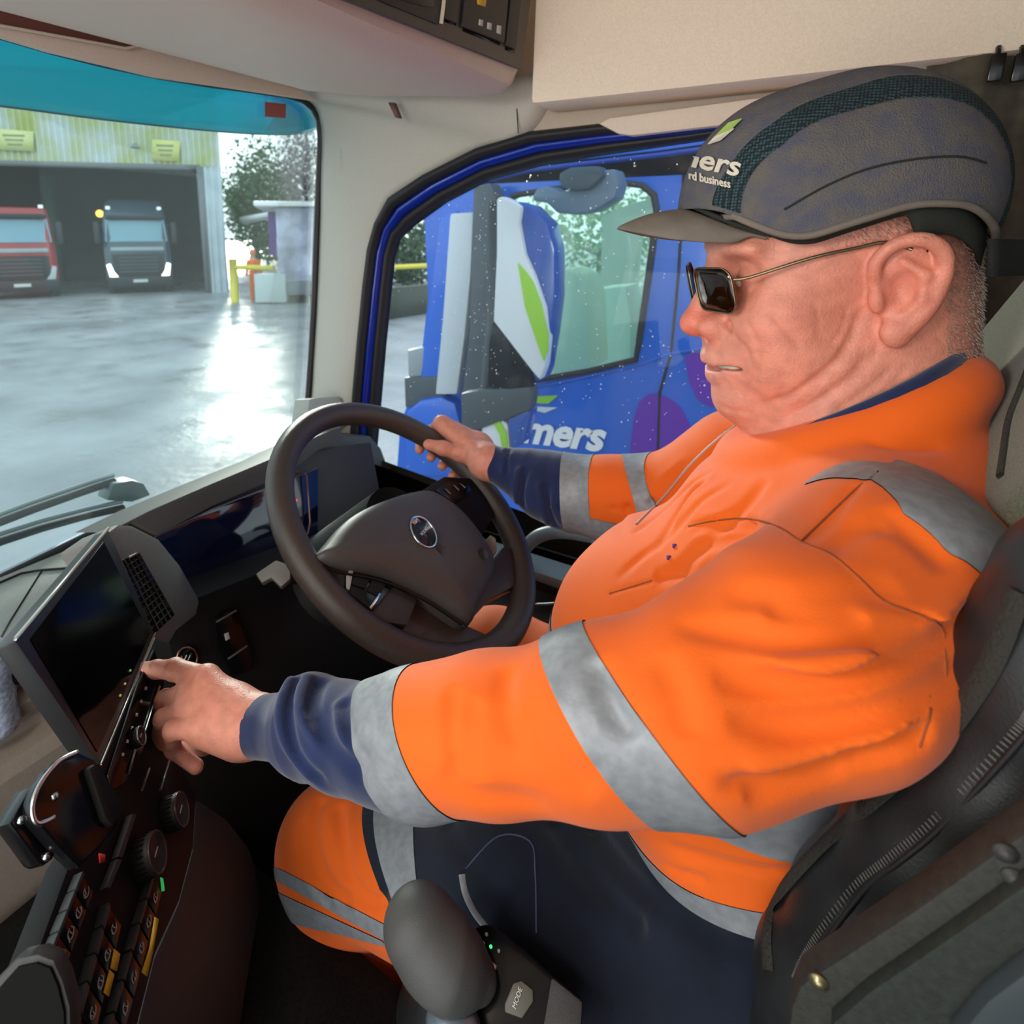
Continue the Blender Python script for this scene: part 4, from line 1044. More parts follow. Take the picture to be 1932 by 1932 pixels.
# ---------------- glasses
gl = bpy.data.objects.new('glasses', None); COL.objects.link(gl); gl.parent = man; gl['label'] = 'thin metal rimmed glasses with brown lenses'
gold = mat('brown gilt metal', (.30, .24, .15), .3, metal=.9)
lens = glassmat('brown lens', (.20, .10, .035), .05, .05, haze=(.34, .20, .07), hz=.45)
for s in (1, -1):
    oc = HL(.106, s*.034, .015)
    pts = []
    ex_ = nrm(hs*s-hf*.30); ey_ = nrm(hu+hf*.10); nl_ = np.cross(ex_, ey_)
    for x, y in rr(.054, .039, .011, 5): 
        sag = -((x)**2*3.2+y*y*1.5); pts.append(oc+ex_*x*(1+.10*y/.018*0)+ey_*y+hf*sag)
    pts = np.array(pts); g = G(); g.tube(pts, .0007, 6, closed=True); g.mk('rim', gold, gl)
    c = oc.copy(); k = len(pts); rings = [oc+(pts-oc)*t+hf*(.0012*(1-t*t)) for t in (1, .66, .33)]
    V_ = np.concatenate(rings+[[oc+hf*.0012]]); F_ = []
    for i in range(2):
        for j in range(k): F_.append((i*k+j, i*k+(j+1) % k, (i+1)*k+(j+1) % k, (i+1)*k+j))
    for j in range(k): F_.append((2*k+j, 2*k+(j+1) % k, 3*k))
    mk('lens', V_, F_, lens, gl, solid=.0015)
    hinge = oc+ex_*.027+ey_*.010+hf*-.003
    tp = [hinge, hinge-hf*.012+hs*s*.004, HL(.045, s*.0755, .034), HL(.012, s*.0790, .037), HL(-.004, s*.081, .038), HL(-.020, s*.083, .030)]
    g = G(); g.tube(spline(tp, 24), .0015, 6); g.mk('temple', gold, gl)
    g = G(); g.tube([HL(.104, s*.010, .017), HL(.099, s*.012, .007)], .001, 5); g.ball(HL(.099, s*.0125, .006), (.002, .002, .004), 8); g.mk('nose_pad', gold, gl)
g = G(); g.tube(spline([HL(.106, .009, .021), HL(.1095, 0, .024), HL(.106, -.009, .021)], 10), .001, 6); g.mk('bridge', gold, gl)
# ---------------------------------------------------------------- dashboard
HD = nrm([-.685, .727, -.047]); DD = nrm([.275, .198, -.941]); DD = nrm(DD-HD*np.dot(DD, HD)); SN = nrm(np.cross(HD, DD)); BR = np.array([-.542, .310, -.413])
SN = SN if np.dot(SN, -BR) > 0 else -SN
dash = thing('dashboard', (-.8, 0, -1.2), 'dark and beige truck dashboard below the windscreen', 'dashboard')
prof = [(-1.05, -.575), (-.84, -.570), (-.80, -.575), (-.785, -.59), (-.79, -.61), (-.80, -.625), (-.795, -.635), (-.765, -.640), (-.755, -.655), (-.745, -.75), (-.70, -1.24), (-1.05, -1.24)]
mk('dash_body', *loft([[(x, y, z) for x, z in prof] for y in (-1.10, .46)]), mat('beige dash lower', (.27, .225, .185), .6, noise=.04, nscale=200, bump=.2, bscale=900, spec=.3), dash, smooth=False, bevel=.003)
g = G(); g.box((-.93, -.24, -.563), (.27, 1.7, .022)); g.mk('dash_top', dashtop, dash, bevel=.008)
g = G(); g.tube(pxs([(-100, 1230), (0, 1283), (60, 1268)], (-.79, 0, 0), (1, 0, 0)), .010, 8, flat=1.2); g.mk('dash_slot', darkp, dash)
g = G(); g.tube([P(u, v, Z=-.551) for u, v in ((-60, 1125), (40, 1082), (75, 1076), (130, 1072))], .0022, 6); g.mk('dash_groove', darkp, dash)
g = G(); g.tube([P(78, 1078, Z=-.551), P(20, 1170, Z=-.551), P(-20, 1240, Z=-.551)], .0013, 6); g.mk('dash_groove', darkp, dash)
# driver's side dash: hood, recess, lower panel
HN = nrm([1, 0, .30])
pslab('hood_lip', [(200, 1005), (285, 962), (400, 912), (520, 862), (600, 822), (640, 806), (650, 830), (600, 850), (545, 893), (400, 955), (300, 1010), (250, 985)], (-.80, 0, -.45), HN, .10, mat('dark grey hood', (.075, .072, .066), .55, noise=.05, nscale=200, bump=.2, bscale=900, spec=.35), dash, bevel=.004)
pslab('cluster_recess', [(240, 985), (300, 1005), (400, 950), (548, 885), (600, 848), (700, 835), (730, 1000), (600, 1100), (380, 1180), (330, 1150)], (-.815, 0, -.45), HN, .05, mat('dark brown recess', (.030, .022, .018), .5), dash, bevel=.003)
cl = pslab('cluster_display', [(292, 1014), (400, 962), (530, 912), (600, 884), (600, 1010), (540, 1052), (450, 1092), (374, 1128)], (-.800, 0, -.45), HN, .012, mat('cluster glass', (.004, .006, .022), .06, spec=.8), dash, bevel=.001)
g = G(); g.tube(pxs([(292, 1013), (400, 961), (530, 911), (598, 884)], (-.796, 0, -.45), HN), .0010, 6); g.mk('cluster_trim', mat('dim metal line', (.25, .22, .24), .3, metal=.8), dash)
g = G(); g.slab(pxs([(366, 1122), (450, 1086), (545, 1046), (560, 1058), (470, 1102), (385, 1150)], (-.780, 0, -.45), HN), HN, .03); g.mk('cluster_ledge', mat('blue grey ledge', (.05, .065, .085), .3, spec=.5), dash, bevel=.003)
g = G(); g.tube(pxs([(558, 890), (578, 895), (582, 940), (585, 985), (580, 1008)], (-.792, 0, -.45), HN), .0016, 6); g.mk('display_edge', mat('copper line', (.30, .15, .12), .3, metal=.7), dash)
g = G(); g.ball(PP(559, 944, np.array([-.794, 0, -.45]), HN), .0025, 8); g.mk('warning_light', mat('red lamp', (.6, .02, .02), .4, emit=(1, .03, .05), estr=1.5), dash)
g = G(); g.slab(pxs([(280, 1130), (370, 1128), (560, 1052), (700, 1000), (760, 1100), (760, 1750), (330, 1750), (285, 1420), (292, 1200)], (-.690, 0, -.5), nrm([1, 0, .2])), nrm([1, 0, .2]), .10); g.mk('lower_panel', darkp, dash, bevel=.006)
LPo = np.array([-.687, 0, -.5]); LPn = nrm([1, 0, .2])
def lpb(name, px, m, off=.0, th=.003, **k): return pb(name, px, off, th, m, dash, .0008, LPo, LPn, **k)
lpb('button_panel', [(405, 1165), (440, 1147), (470, 1215), (480, 1260), (438, 1278), (412, 1225)], gloss)
lpb('icon', [(423, 1196), (431, 1193), (434, 1205), (426, 1209)], mat('printed white', (.65, .63, .60), .5), .003, .0006)
lpb('panel_line', [(408, 1172), (446, 1150), (447, 1153), (409, 1175)], midg, .003, .0008)
lpb('panel_line', [(430, 1242), (466, 1217), (467, 1220), (431, 1245)], midg, .003, .0008)
c = PP(353, 1242, LPo, LPn); g = G(); g.tube([c+(PP(353+19*math.cos(a), 1242+21*math.sin(a), LPo, LPn)-c) for a in np.linspace(0, 2*math.pi, 25)[:-1]], .0015, 6, closed=True)
st = thing('start_button', c, 'round start button with a copper ring beside the pointing finger', 'button')
g.mk('copper_ring', mat('copper ring', (.50, .26, .18), .3, metal=.8), st); g = G(); g.lathe(c-LPn*.003, LPn, [(.0001, .007), (.010, .007), (.0125, .004), (.013, 0)]); g.mk('cap', gloss, st)
for a in (-4, 3):
    g = G(); g.tube([PP(350+a, 1250, LPo+LPn*.0075, LPn), PP(356+a, 1236, LPo+LPn*.0075, LPn)], .0006, 5); g.mk('icon', mat('printed white', (.65, .63, .60), .5), st)
# end vent by the driver's door
EV = np.array([-.86, 0, -.45])
ev = thing('side_air_vent', PP(660, 930, EV, (1, 0, .1)), 'grey upright air vent housing at the window end of the dashboard', 'air vent')
pslab('housing', [(582, 862), (600, 840), (660, 822), (700, 822), (720, 845), (733, 880), (738, 935), (700, 990), (640, 1010), (600, 1000), (590, 930)], EV, (1, 0, .1), .09, mat('vent grey', (.10, .105, .095), .5, bump=.15, bscale=900, spec=.4), ev, bevel=.010)
pslab('slot', [(645, 855), (668, 850), (690, 878), (694, 950), (672, 960), (655, 900)], EV+np.array([.0015, 0, 0]), (1, 0, .1), .004, gloss, ev, bevel=.001)
for k in range(4):
    u = 652+k*9; g = G(); g.tube(pxs([(u, 858+k*4), (u+14, 950-k*2)], EV+np.array([.004, 0, 0]), (1, 0, .1)), .0012, 6); g.mk('vane', midg, ev)
pslab('pillar_foot', [(584, 752), (640, 748), (664, 762), (664, 800), (610, 818), (578, 800)], (-.93, 0, -.4), (1, 0, .2), .05, mat('pale grey speaker cover', (.38, .40, .37), .6), dash, bevel=.006)
# centre screen, angled to the driver
scr = thing('touch_screen', BR, 'black touch screen with a slim frame, touched by the pointing finger', 'screen')
w_, h_ = .173, .121
BR = BR-SN*.004
def SP(a, b, off=0.0): return BR-HD*a+DD*b+SN*off          # a towards the camera-left, b downwards
def sslab(a0, a1, b0, b1, off, th): return slab([SP(a0, b0, off), SP(a1, b0, off), SP(a1, b1, off), SP(a0, b1, off)], SN, th)
q = pxs([(28, 1208), (205, 998), (292, 1195), (190, 1442)], BR, SN)
g = G(); g.slab(q, SN, .016); g.mk('bezel', mat('dark screen frame', (.022, .022, .022), .35), scr, bevel=.0025)
def inset(q, t): c = q.mean(0); return c+(q-c)*t
q2 = pxs([(58, 1206), (196, 1022), (283, 1196), (184, 1418)], BR+SN*.0008, SN)
g = G(); g.slab(q2, SN, .0008); g.mk('glass', mat('black screen glass', (.003, .003, .004), .10, spec=.12), scr, smooth=False)
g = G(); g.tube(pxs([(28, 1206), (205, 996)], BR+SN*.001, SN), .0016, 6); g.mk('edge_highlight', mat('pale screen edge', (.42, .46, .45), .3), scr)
g = G(); g.tube(pxs([(293, 1194), (190, 1442)], BR+SN*.001, SN), .0009, 6); g.mk('edge_highlight', mat('metal edge', (.40, .38, .36), .3, metal=.8), scr)
for u, v, m in ((246, 1265, 'g'), (236, 1290, 'y'), (227, 1312, 'y')):
    c = PP(u, v, BR+SN*.0016, SN); g = G(); g.ball(c, (.0011, .0011, .0011), 8); g.mk('screen_icon', mat('lit icon '+m, (.1, .3, .1), .4, emit=(.35, .75, .30) if m == 'g' else (.75, .72, .20), estr=.35), scr)
# grey bezel with a vertical vent between the screen and the cluster
VO = BR-SN*.020
vn = thing('centre_air_vent', PP(280, 1190, VO, SN), 'grey framed air vent between the touch screen and the driver display', 'air vent')
pslab('frame', [(192, 1012), (225, 988), (250, 990), (300, 1016), (340, 1065), (378, 1132), (372, 1160), (335, 1190), (320, 1215), (285, 1215), (280, 1150)], VO, SN, .05, midg, vn, bevel=.006)
pslab('grille', [(226, 1060), (262, 1040), (330, 1160), (292, 1196)], VO+SN*.0012, SN, .004, gloss, vn, bevel=.0006)
for k in range(1, 5):
    t = k/5; a = np.array([226, 1060])*(1-t)+np.array([262, 1040])*t; b = np.array([292, 1196])*(1-t)+np.array([330, 1160])*t
    g = G(); g.tube(pxs([a, b], VO+SN*.002, SN), .0010, 6); g.mk('fin', darkg, vn)
for k in range(1, 12):
    t = k/12; a = np.array([226, 1060])*(1-t)+np.array([292, 1196])*t; b = np.array([262, 1040])*(1-t)+np.array([330, 1160])*t
    g = G(); g.tube(pxs([a, b], VO+SN*.0014, SN), .0008, 6); g.mk('fin', darkg, vn)
g = G(); g.tube(pxs([(243, 1052), (263, 1042)], VO+SN*.003, SN), .0014, 6); g.mk('slider', midg, vn)
# control stack
SO = BR-SN*.012
stk = pslab('control_stack', [(150, 1420), (196, 1436), (294, 1200), (322, 1212), (335, 1285), (320, 1400), (372, 1500), (366, 1600), (340, 1700), (295, 1800), (245, 2000), (30, 2000), (70, 1800), (135, 1620), (205, 1500)], SO, SN, .02, darkp, bevel=.004, label='dark control stack full of knobs and rocker switches below the touch screen', cat='control panel')
def sb(name, px, m, off=0.0, th=.003, bevel=.0006, parent=stk, **k): return pslab(name, px, SO+SN*(off+th), SN, th, m, parent, bevel=bevel, **k)
pw = mat('printed white', (.65, .63, .60), .5); lipm_ = mat('switch lip grey', (.05, .056, .056), .5); yel = mat('yellow label', (.85, .50, .03), .5)
sb('button_strip', [(262, 1290), (292, 1225), (310, 1290), (280, 1390), (246, 1470), (215, 1490), (204, 1462)], gloss)
for k in range(7):
    t = k/6; sb('icon', [(283-52*t, 1270+150*t), (287-52*t, 1271+150*t), (286-52*t, 1277+150*t), (282-52*t, 1276+150*t)], pw, .003, .0004, 0)
for a, b in (((301, 1295), (272, 1385)), ((255, 1415), (243, 1458)), ((320, 1432), (303, 1490)), ((282, 1450), (268, 1490))):
    g = G(); g.tube(pxs([a, b], SO+SN*.0042, SN), .0012, 6); g.mk('metal_strip', mat('thin metal strip', (.35, .38, .40), .3, metal=.8), stk)
def knob(u, v, r, hgt, label, ringm):
    c = PP(u, v, SO, SN); t = thing('rotary_knob', c, label, 'knob')
    g = G(); g.lathe(c, SN, [(r*1.02, 0), (r, hgt*.6), (r*.97, hgt*.9), (r*.90, hgt), (r*.80, hgt*1.0), (r*.78, hgt*.92), (.0001, hgt*.92)], 32); g.mk('knob_body', darkg, t)
    g = G(); g.tube([c+SN*hgt+r*.93*(math.cos(a)*HD+math.sin(a)*DD) for a in np.linspace(0, 2*math.pi, 33)[:-1]], .0009, 6, closed=True); g.mk('knob_ring', ringm, t)
    for i in range(24):
        a = 2*math.pi*i/24; e_ = c+r*(math.cos(a)*HD+math.sin(a)*DD); 
        if i == 0: gg = G()
        gg.tube([e_+SN*.001, e_+SN*hgt*.75], .0006, 4)
    gg.mk('knurling', darkp, t); tagm(t.children[-1], kind='stuff')
    g = G(); g.tube([c+SN*(hgt*.93)+HD*r*.3, c+SN*(hgt*.93)-HD*r*.3], .0007, 4); g.mk('icon', pw, t)
knob(316, 1538, .0150, .014, 'dark rotary knob on the right side of the control stack', mat('dim ring', (.12, .09, .09), .3, metal=.6))
knob(262, 1622, .0160, .016, 'ribbed dark rotary knob lower down beside a grey strip', mat('dim ring', (.12, .09, .09), .3, metal=.6))
knob(247, 1396, .0085, .010, 'small rotary knob with a bright ring beside the curled fingers', chrome)
def row(p0, p1, N, lipw, bodyw, seed, mk_icon=True):
    a = PP(*p0, SO, SN); b = PP(*p1, SO, SN); dr = b-a; rnd = random.Random(seed)
    for i in range(N):
        s0 = a+dr*((i+.04)/N); s1 = a+dr*((i+.96)/N)
        r = G(); r.slab([s0+SN*.006, s0+DD*bodyw+SN*.006, s1+DD*bodyw+SN*.006, s1+SN*.006], SN, .006); sw = r.mk('rocker_switch', gloss, stk, bevel=.0008)
        l = G(); l.slab([s0-DD*lipw+SN*.0070, s0+SN*.0070, s1+SN*.0070, s1-DD*lipw+SN*.0070], SN, .007); l.mk('switch_lip', lipm_, sw, bevel=.0008)
        if mk_icon:
            c = (s0+s1)/2+DD*bodyw*.55+SN*.0064; w = .0024; ic = G()
            for k in range(rnd.choice((2, 3, 3))):
                o = HD*(k-1)*w*1.2+DD*rnd.uniform(-.001, .001); ic.tube([c+o-DD*w*.6, c+o+DD*w*.7+HD*w*rnd.uniform(-.6, .6)], .00035, 4)
            ic.tube([c+w*1.6*(math.cos(t)*HD+.7*math.sin(t)*DD) for t in np.linspace(0, 5, 10)], .0003, 4); ic.mk('icon', pw, sw)
row((142, 1655), (58, 1862), 5, .0028, .0165, 1)
row((193, 1716), (118, 1990), 5, .0045, .0190, 2)
row((277, 1662), (180, 1990), 6, .0035, .0160, 3)
sb('grey_strip', [(250, 1535), (258, 1537), (232, 1618), (223, 1616)], lipm_, .002, .006)
sb('grey_strip', [(222, 1620), (231, 1622), (208, 1676), (201, 1674)], lipm_, .002, .006)
sb('yellow_label', [(216, 1790), (227, 1800), (221, 1832), (209, 1826)], yel, .0064, .0005, 0)
sb('yellow_label', [(207, 1830), (216, 1838), (206, 1880), (196, 1872)], yel, .0064, .0005, 0)
sb('yellow_label', [(292, 1730), (300, 1734), (288, 1800), (278, 1842), (268, 1834), (282, 1790)], yel, .0064, .0005, 0)
sb('green_icon', [(303, 1655), (308, 1657), (311, 1680), (306, 1682)], mat('green lamp', (.02, .4, .08), .4, emit=(.05, .8, .2), estr=.35), .0064, .0005, 0)
sb('green_icon', [(124, 1838), (127, 1840), (124, 1853), (121, 1850)], mat('green lamp', (.02, .4, .08), .4), .0068, .0005, 0)
sb('red_mark', [(166, 1565), (174, 1567), (172, 1592), (164, 1590)], mat('red mark', (.55, .12, .10), .5), .012, .0006, 0)
sb('red_mark', [(187, 1610), (199, 1612), (198, 1626), (189, 1628)], mat('red mark 2', (.6, .02, .02), .5), .012, .0006, 0)
# side of the stack and engine cover
tun = thing('engine_cover', (-.3, .2, -1.2), 'dark grey moulded engine cover beneath the control stack', 'engine cover')
S_ = Sdf().u(rbox(P(430, 1900, D=.80), (.16, .05, .26), .03, [[.9, .3, 0], [-.3, .9, 0], [0, 0, 1]]), .03)
v_ = [P(*q) for q in ()]
g = G(); g.slab(pxs([(372, 1500), (430, 1540), (478, 1600), (498, 1700), (480, 1800), (450, 2000), (245, 2000), (295, 1800), (340, 1700), (366, 1600)], SO-SN*.03, SN), SN, .12); g.mk('side_panel', darkg, tun, bevel=.012)
g = G(); g.box((-.42, .20, -1.02), (.62, .42, .44)); g.mk('cover', mat('near black carpet', (.007, .0068, .0065), .9, noise=.3, nscale=200, bump=.4, bscale=500, spec=.15), tun, bevel=.03)
# rounded pocket at the bottom left
pk_ = thing('door_pocket', P(60, 1932, D=.33), 'dark rounded storage pocket in the lower left corner of the dashboard', 'storage pocket')
Pn = nrm([.45, -.75, .45]); Po = P(60, 1860, D=.34)
g = G(); g.slab(pxs([(-60, 1900), (0, 1840), (30, 1808), (70, 1800), (100, 1812), (118, 1850), (132, 1900), (134, 2000), (-60, 2000)], Po, Pn), Pn, .012); g.mk('rim', darkg, pk_, bevel=.004)
g = G(); g.slab(pxs([(-60, 1930), (0, 1862), (32, 1826), (68, 1818), (94, 1828), (108, 1860), (120, 1910), (122, 2000), (-60, 2000)], Po+Pn*.0015, Pn), Pn, .003); g.mk('hollow', mat('matt black', (.006, .006, .006), .8, spec=.1), pk_, smooth=False)
# holder with a chrome edge
ho = thing('phone_holder', P(130, 1600, D=.52), 'black half round holder with a bright chrome edge mounted left of the switches', 'holder')
Hn = nrm(SN+np.array([.1, -.35, .1])); Ho = PP(120, 1530, SO+SN*.035, SN)
cv = [(62, 1545), (64, 1512), (76, 1480), (98, 1450), (118, 1432), (148, 1418)]
g = G(); g.slab(pxs([(62, 1545), (64, 1512), (76, 1480), (98, 1450), (118, 1432), (148, 1418), (180, 1432), (232, 1510), (222, 1560), (190, 1600), (150, 1640), (110, 1600), (72, 1556)], Ho, Hn), Hn, .012); g.mk('shell', gloss, ho, bevel=.003)
g = G(); g.tube(spline(pxs([(102, 1542), (74, 1554), (63, 1540), (63, 1512), (76, 1480), (98, 1450), (118, 1432), (146, 1419)], Ho+Hn*.002, Hn), 40), .0016, 8); g.mk('chrome_edge', chrome, ho)
g = G(); g.slab(pxs([(18, 1554), (58, 1484), (66, 1490), (70, 1560), (104, 1618), (84, 1634), (74, 1630)], Ho-Hn*.012, Hn), Hn, .015); g.mk('mount_plate', gloss, ho, bevel=.002)
g = G(); g.slab(pxs([(168, 1450), (180, 1440), (236, 1520), (214, 1560), (200, 1545)], Ho+Hn*.006, Hn), Hn, .008); g.mk('clamp', darkp, ho, bevel=.002)
for u, v in ((40, 1548), (88, 1616), (103, 1503)): g = G(); g.ball(PP(u, v, Ho-Hn*(.0 if u > 100 else .011), Hn), .0028, 10); g.mk('screw', chrome, ho)
# water bottle at the frame edge
c = P(-14, 1375, X=-.80); g = G(); bt = thing('water_bottle', c, 'pale blue ribbed plastic bottle standing in the dash recess at the left edge', 'bottle')
g.lathe(c, (0, 0, 1), [(.0001, 0), (.030, 0), (.032, .01), (.030, .03), (.032, .05), (.030, .07), (.032, .09), (.026, .115), (.012, .135), (.012, .15), (.0001, .15)], 24); g.mk('bottle_body', mat('pale blue plastic', (.50, .58, .75), .15, noise=.35, nscale=160, spec=.6), bt)
g = G(); g.lathe(c+np.array([0, 0, .148]), (0, 0, 1), [(.0001, 0), (.014, 0), (.014, .014), (.0001, .015)], 16); g.mk('bottle_cap', mat('white cap', (.7, .72, .8), .4), bt)
# ---------------------------------------------------------------- steering wheel
leather = mat('dark brown wheel leather', (.050, .036, .030), .38, noise=.1, nscale=300, bump=.25, bscale=1400, spec=.45)
sw = thing('steering_wheel', WC, 'dark brown leather steering wheel held by the far hand', 'steering wheel')
g = G(); g.tube([WP(a, WR) for a in range(0, 360, 4)], WT, 20, closed=True); g.mk('rim', leather, sw)
def wpx(px, up): return np.array([PP(u, v, WC+wn*up, wn) for u, v in px])
hubm = mat('hub cover grey brown', (.062, .055, .050), .5, noise=.05, nscale=300, bump=.12, bscale=1400, spec=.45)
hp = spline([(592, 1058), (606, 1035), (650, 985), (712, 952), (780, 932), (818, 936), (862, 966), (905, 1018), (928, 1062), (920, 1100), (896, 1150), (879, 1178), (800, 1128), (720, 1092), (640, 1076)], 60, closed=True)
rings = []
oc2 = wpx(hp, .012); cc = oc2.mean(0)
for t, up in ((1.0, -.030), (1.0, .008), (.985, .018), (.95, .025), (.85, .031), (.6, .036), (.3, .038), (.02, .0385)):
    rings.append(cc+(oc2-cc)*t+wn*(up-.012))
mk('airbag_cover', *loft(rings), hubm, sw)
g = G(); g.tube(spline(wpx([(596, 1064), (640, 1080), (720, 1096), (800, 1132), (876, 1182)], .016), 30), .0016, 6); g.mk('cover_gap', gloss, sw)
# pentagon crease on the cover
def spoke(name, px, up, th, m, bev=.005): g = G(); g.slab(wpx(px, up), wn, th); return g.mk(name, m, sw, bevel=bev)
spoke('spoke', [(585, 1078), (600, 1064), (720, 1092), (790, 1130), (770, 1180), (700, 1170), (650, 1160), (610, 1120)], .010, .024, darkg)
spoke('spoke', [(640, 1070), (720, 1092), (880, 1180), (872, 1235), (820, 1240), (760, 1215), (700, 1190), (660, 1140)], -.004, .024, leather)
spoke('spoke', [(818, 936), (795, 925), (838, 898), (905, 902), (935, 970), (905, 1018), (862, 966)], .004, .024, darkp)
spoke('spoke', [(928, 1062), (905, 1105), (880, 1180), (925, 1130), (985, 1100), (975, 1035), (950, 1030)], .006, .024, leather)
spoke('spoke', [(800, 1190), (880, 1178), (930, 1200), (900, 1240), (830, 1262), (790, 1248)], -.002, .020, leather)
bp_ = spoke('button_pad', [(664, 1066), (735, 1092), (742, 1104), (700, 1160), (652, 1122), (652, 1085)], .0125, .006, gloss, .0015)
spoke('button', [(672, 1078), (700, 1088), (690, 1110), (662, 1100)], .0150, .003, darkp, .001)
spoke('button', [(704, 1090), (730, 1100), (716, 1125), (694, 1113)], .0150, .003, darkp, .001)
spoke('button', [(662, 1104), (688, 1114), (700, 1148), (662, 1120)], .0150, .003, darkp, .001)
spoke('button_trim_and_reflection', [(697, 1146), (716, 1118), (720, 1120), (701, 1149)], .0155, .003, chrome, .0006)
spoke('button_trim_and_reflection', [(655, 1085), (662, 1070), (668, 1072), (660, 1112), (655, 1108)], .0150, .003, mat('painted pale reflection', (.35, .36, .33), .3), .0006)  # pale slab: the glossy buttons' reflection is put into its colour
spoke('button_pad', [(822, 925), (850, 905), (885, 912), (890, 925), (862, 950)], .0065, .006, gloss, .0015)
for a, b in (((840, 922), (850, 932)), ((856, 915), (866, 925)), ((868, 912), (878, 920))):
    g = G(); g.tube(wpx([a, b], .0085), .0012, 5); g.mk('button', midg, sw)
# emblem
ec = (799, 1004)
em = [(ec[0]+26*math.cos(a)*.92+4*math.sin(a), ec[1]+29*math.sin(a)*.95+9*math.cos(a)) for a in np.linspace(0, 2*math.pi, 33)[:-1]]
emq = wpx(em, .040); ce = emq.mean(0)
emo = bpy.data.objects.new('emblem', None); COL.objects.link(emo); emo.parent = sw; emo['label'] = 'oval silver emblem with a dark centre and a name bar'
g = G(); g.tube(emq, .0016, 8, closed=True); g.slab([PP(776, 982, WC+wn*.041, wn), PP(786, 976, WC+wn*.041, wn), PP(794, 984, WC+wn*.041, wn), PP(782, 990, WC+wn*.041, wn)], wn, .001); g.mk('emblem_ring', chrome, emo)
g = G(); g.slab(ce+(emq-ce)*.92, wn, .002); g.mk('emblem_face', mat('dark blue enamel', (.01, .02, .035), .25), emo)
ex_ = nrm(PP(810, 992, WC+wn*.04, wn)-PP(790, 1016, WC+wn*.04, wn)); ey_ = nrm(np.cross(wn, ex_))
V_, F_ = lettering('VOLVO', .0062, ce-ex_*.0095-ey_*.0020+wn*.001, ex_, ey_, wn); mk('emblem_lettering', V_, F_, mat('silver letters', (.7, .7, .7), .3), emo, smooth=False, solid=.0003)
g = G(); g.tube([WC-wn*.02, WC-wn*.16+np.array([-.05, 0, -.02])], [.065, .075], 24); g.mk('column_shroud', darkp, sw)
# stalks
stl = thing('column_stalk', P(520, 1080, D=.86), 'pale grey wiper stalk sticking out left of the wheel rim', 'stalk')
So = P(520, 1080, D=.84); Sn = nrm([.4, -.5, .7])
g = G(); g.slab(pxs([(482, 1082), (520, 1056), (548, 1066), (548, 1092), (530, 1108), (512, 1090), (494, 1100)], So, Sn), Sn, .016); g.mk('stalk_head', mat('pale grey stalk', (.20, .195, .175), .45), stl, bevel=.003)
g = G(); g.tube([P(540, 1090, D=.85), P(640, 1090, D=.90)], .009, 10); g.mk('stalk_arm', darkg, stl)
stl = thing('column_stalk', P(925, 1035, D=.86), 'pale grey stalk showing between the hub and the right side of the rim', 'stalk')
So = P(920, 1040, D=.90)
g = G(); g.slab(pxs([(905, 1030), (925, 1008), (936, 1015), (938, 1040), (918, 1060), (908, 1050)], So, Sn), Sn, .016); g.mk('stalk_head', mat('pale grey stalk', (.20, .195, .175), .45), stl, bevel=.003)
g = G(); g.tube([P(912, 1045, D=.85), P(840, 1080, D=.90)], .009, 10); g.mk('stalk_arm', darkg, stl)
# ---------------------------------------------------------------- door lower panel (inside of the driver's door)
dr = thing('door_panel', (-.3, 1.05, -1.2), 'grey inner door panel with armrest below the side window', 'door panel')
DP = np.array([0, 1.02, 0]); DN = (0, -1, 0)
zt = P(1000, 1050, Y=1.02)[2]
mk('panel', *boxm((-.30, 1.048, zt/2-.62), (1.45, .05, (zt+1.24))), darkg, dr, bevel=.01)
mk('ledge', *boxm((-.30, 1.02, zt-.010), (1.45, .09, .020)), mat('blue grey ledge top', (.16, .18, .18), .45), dr, bevel=.005)
mk('groove_band', *boxm((-.30, 1.005, zt-.032), (1.40, .05, .016)), darkp, dr, bevel=.003)
mk('armrest', *boxm((-.25, .985, zt-.125), (.80, .09, .05)), mat('armrest grey', (.12, .125, .12), .55), dr, bevel=.012)
g = G(); g.tube(spline([P(1090, 1085, Y=.97), P(1085, 1110, Y=.97), P(1060, 1135, Y=.97), P(1010, 1140, Y=.97)], 20), .0035, 8); g.mk('door_handle', chrome, dr)
g = G(); g.tube(spline([P(985, 1040, Y=1.0), P(1015, 1012, Y=1.0), P(1060, 1003, Y=1.0), P(1120, 1012, Y=1.0)], 20), .013, 10); g.mk('grab_bar', mat('blue grey bar', (.13, .155, .17), .4), dr)
# ---------------------------------------------------------------- driver's seat
leath = mat('black seat leather', (.014, .015, .016), .42, noise=.15, nscale=40, bump=.15, bscale=700, spec=.45)
olive = mat('olive grey seat fabric', (.125, .13, .09), .9, noise=.25, nscale=700, bump=.5, bscale=900, spec=.15, sheen=.2)
seat = thing('driver_seat', (.10, .62, -1.2), 'black leather driver seat with an olive fabric upper back', 'seat')
S_ = Sdf()
c1 = [P(*q, Y=.395) for q in ((2110, 1130), (2030, 1300), (1910, 1480), (1790, 1615), (1660, 1740), (1580, 1860), (1560, 2000))]
S_.us(pline(c1, [.045, .046, .045, .044, .042, .042, .045]), .02)
c2 = [P(*q, Y=.375) for q in ((2120, 1450), (2010, 1590), (1880, 1710), (1750, 1825), (1665, 1950), (1640, 2070))]
S_.us(pline(c2, [.034, .034, .034, .032, .032, .034]), .008)
c3 = [q+np.array([.02, .46, 0]) for q in c1]; S_.us(pline(c3, [.05]*7), .02)
for a in c1[:6]: S_.u(ell(a+np.array([.075, .23, -.01]), (.06, .24, .075)), .05)
V, Q = sdf_mesh(S_, (-.12, .28, -.90), (.42, 1.0, -.05), .0045*RES)
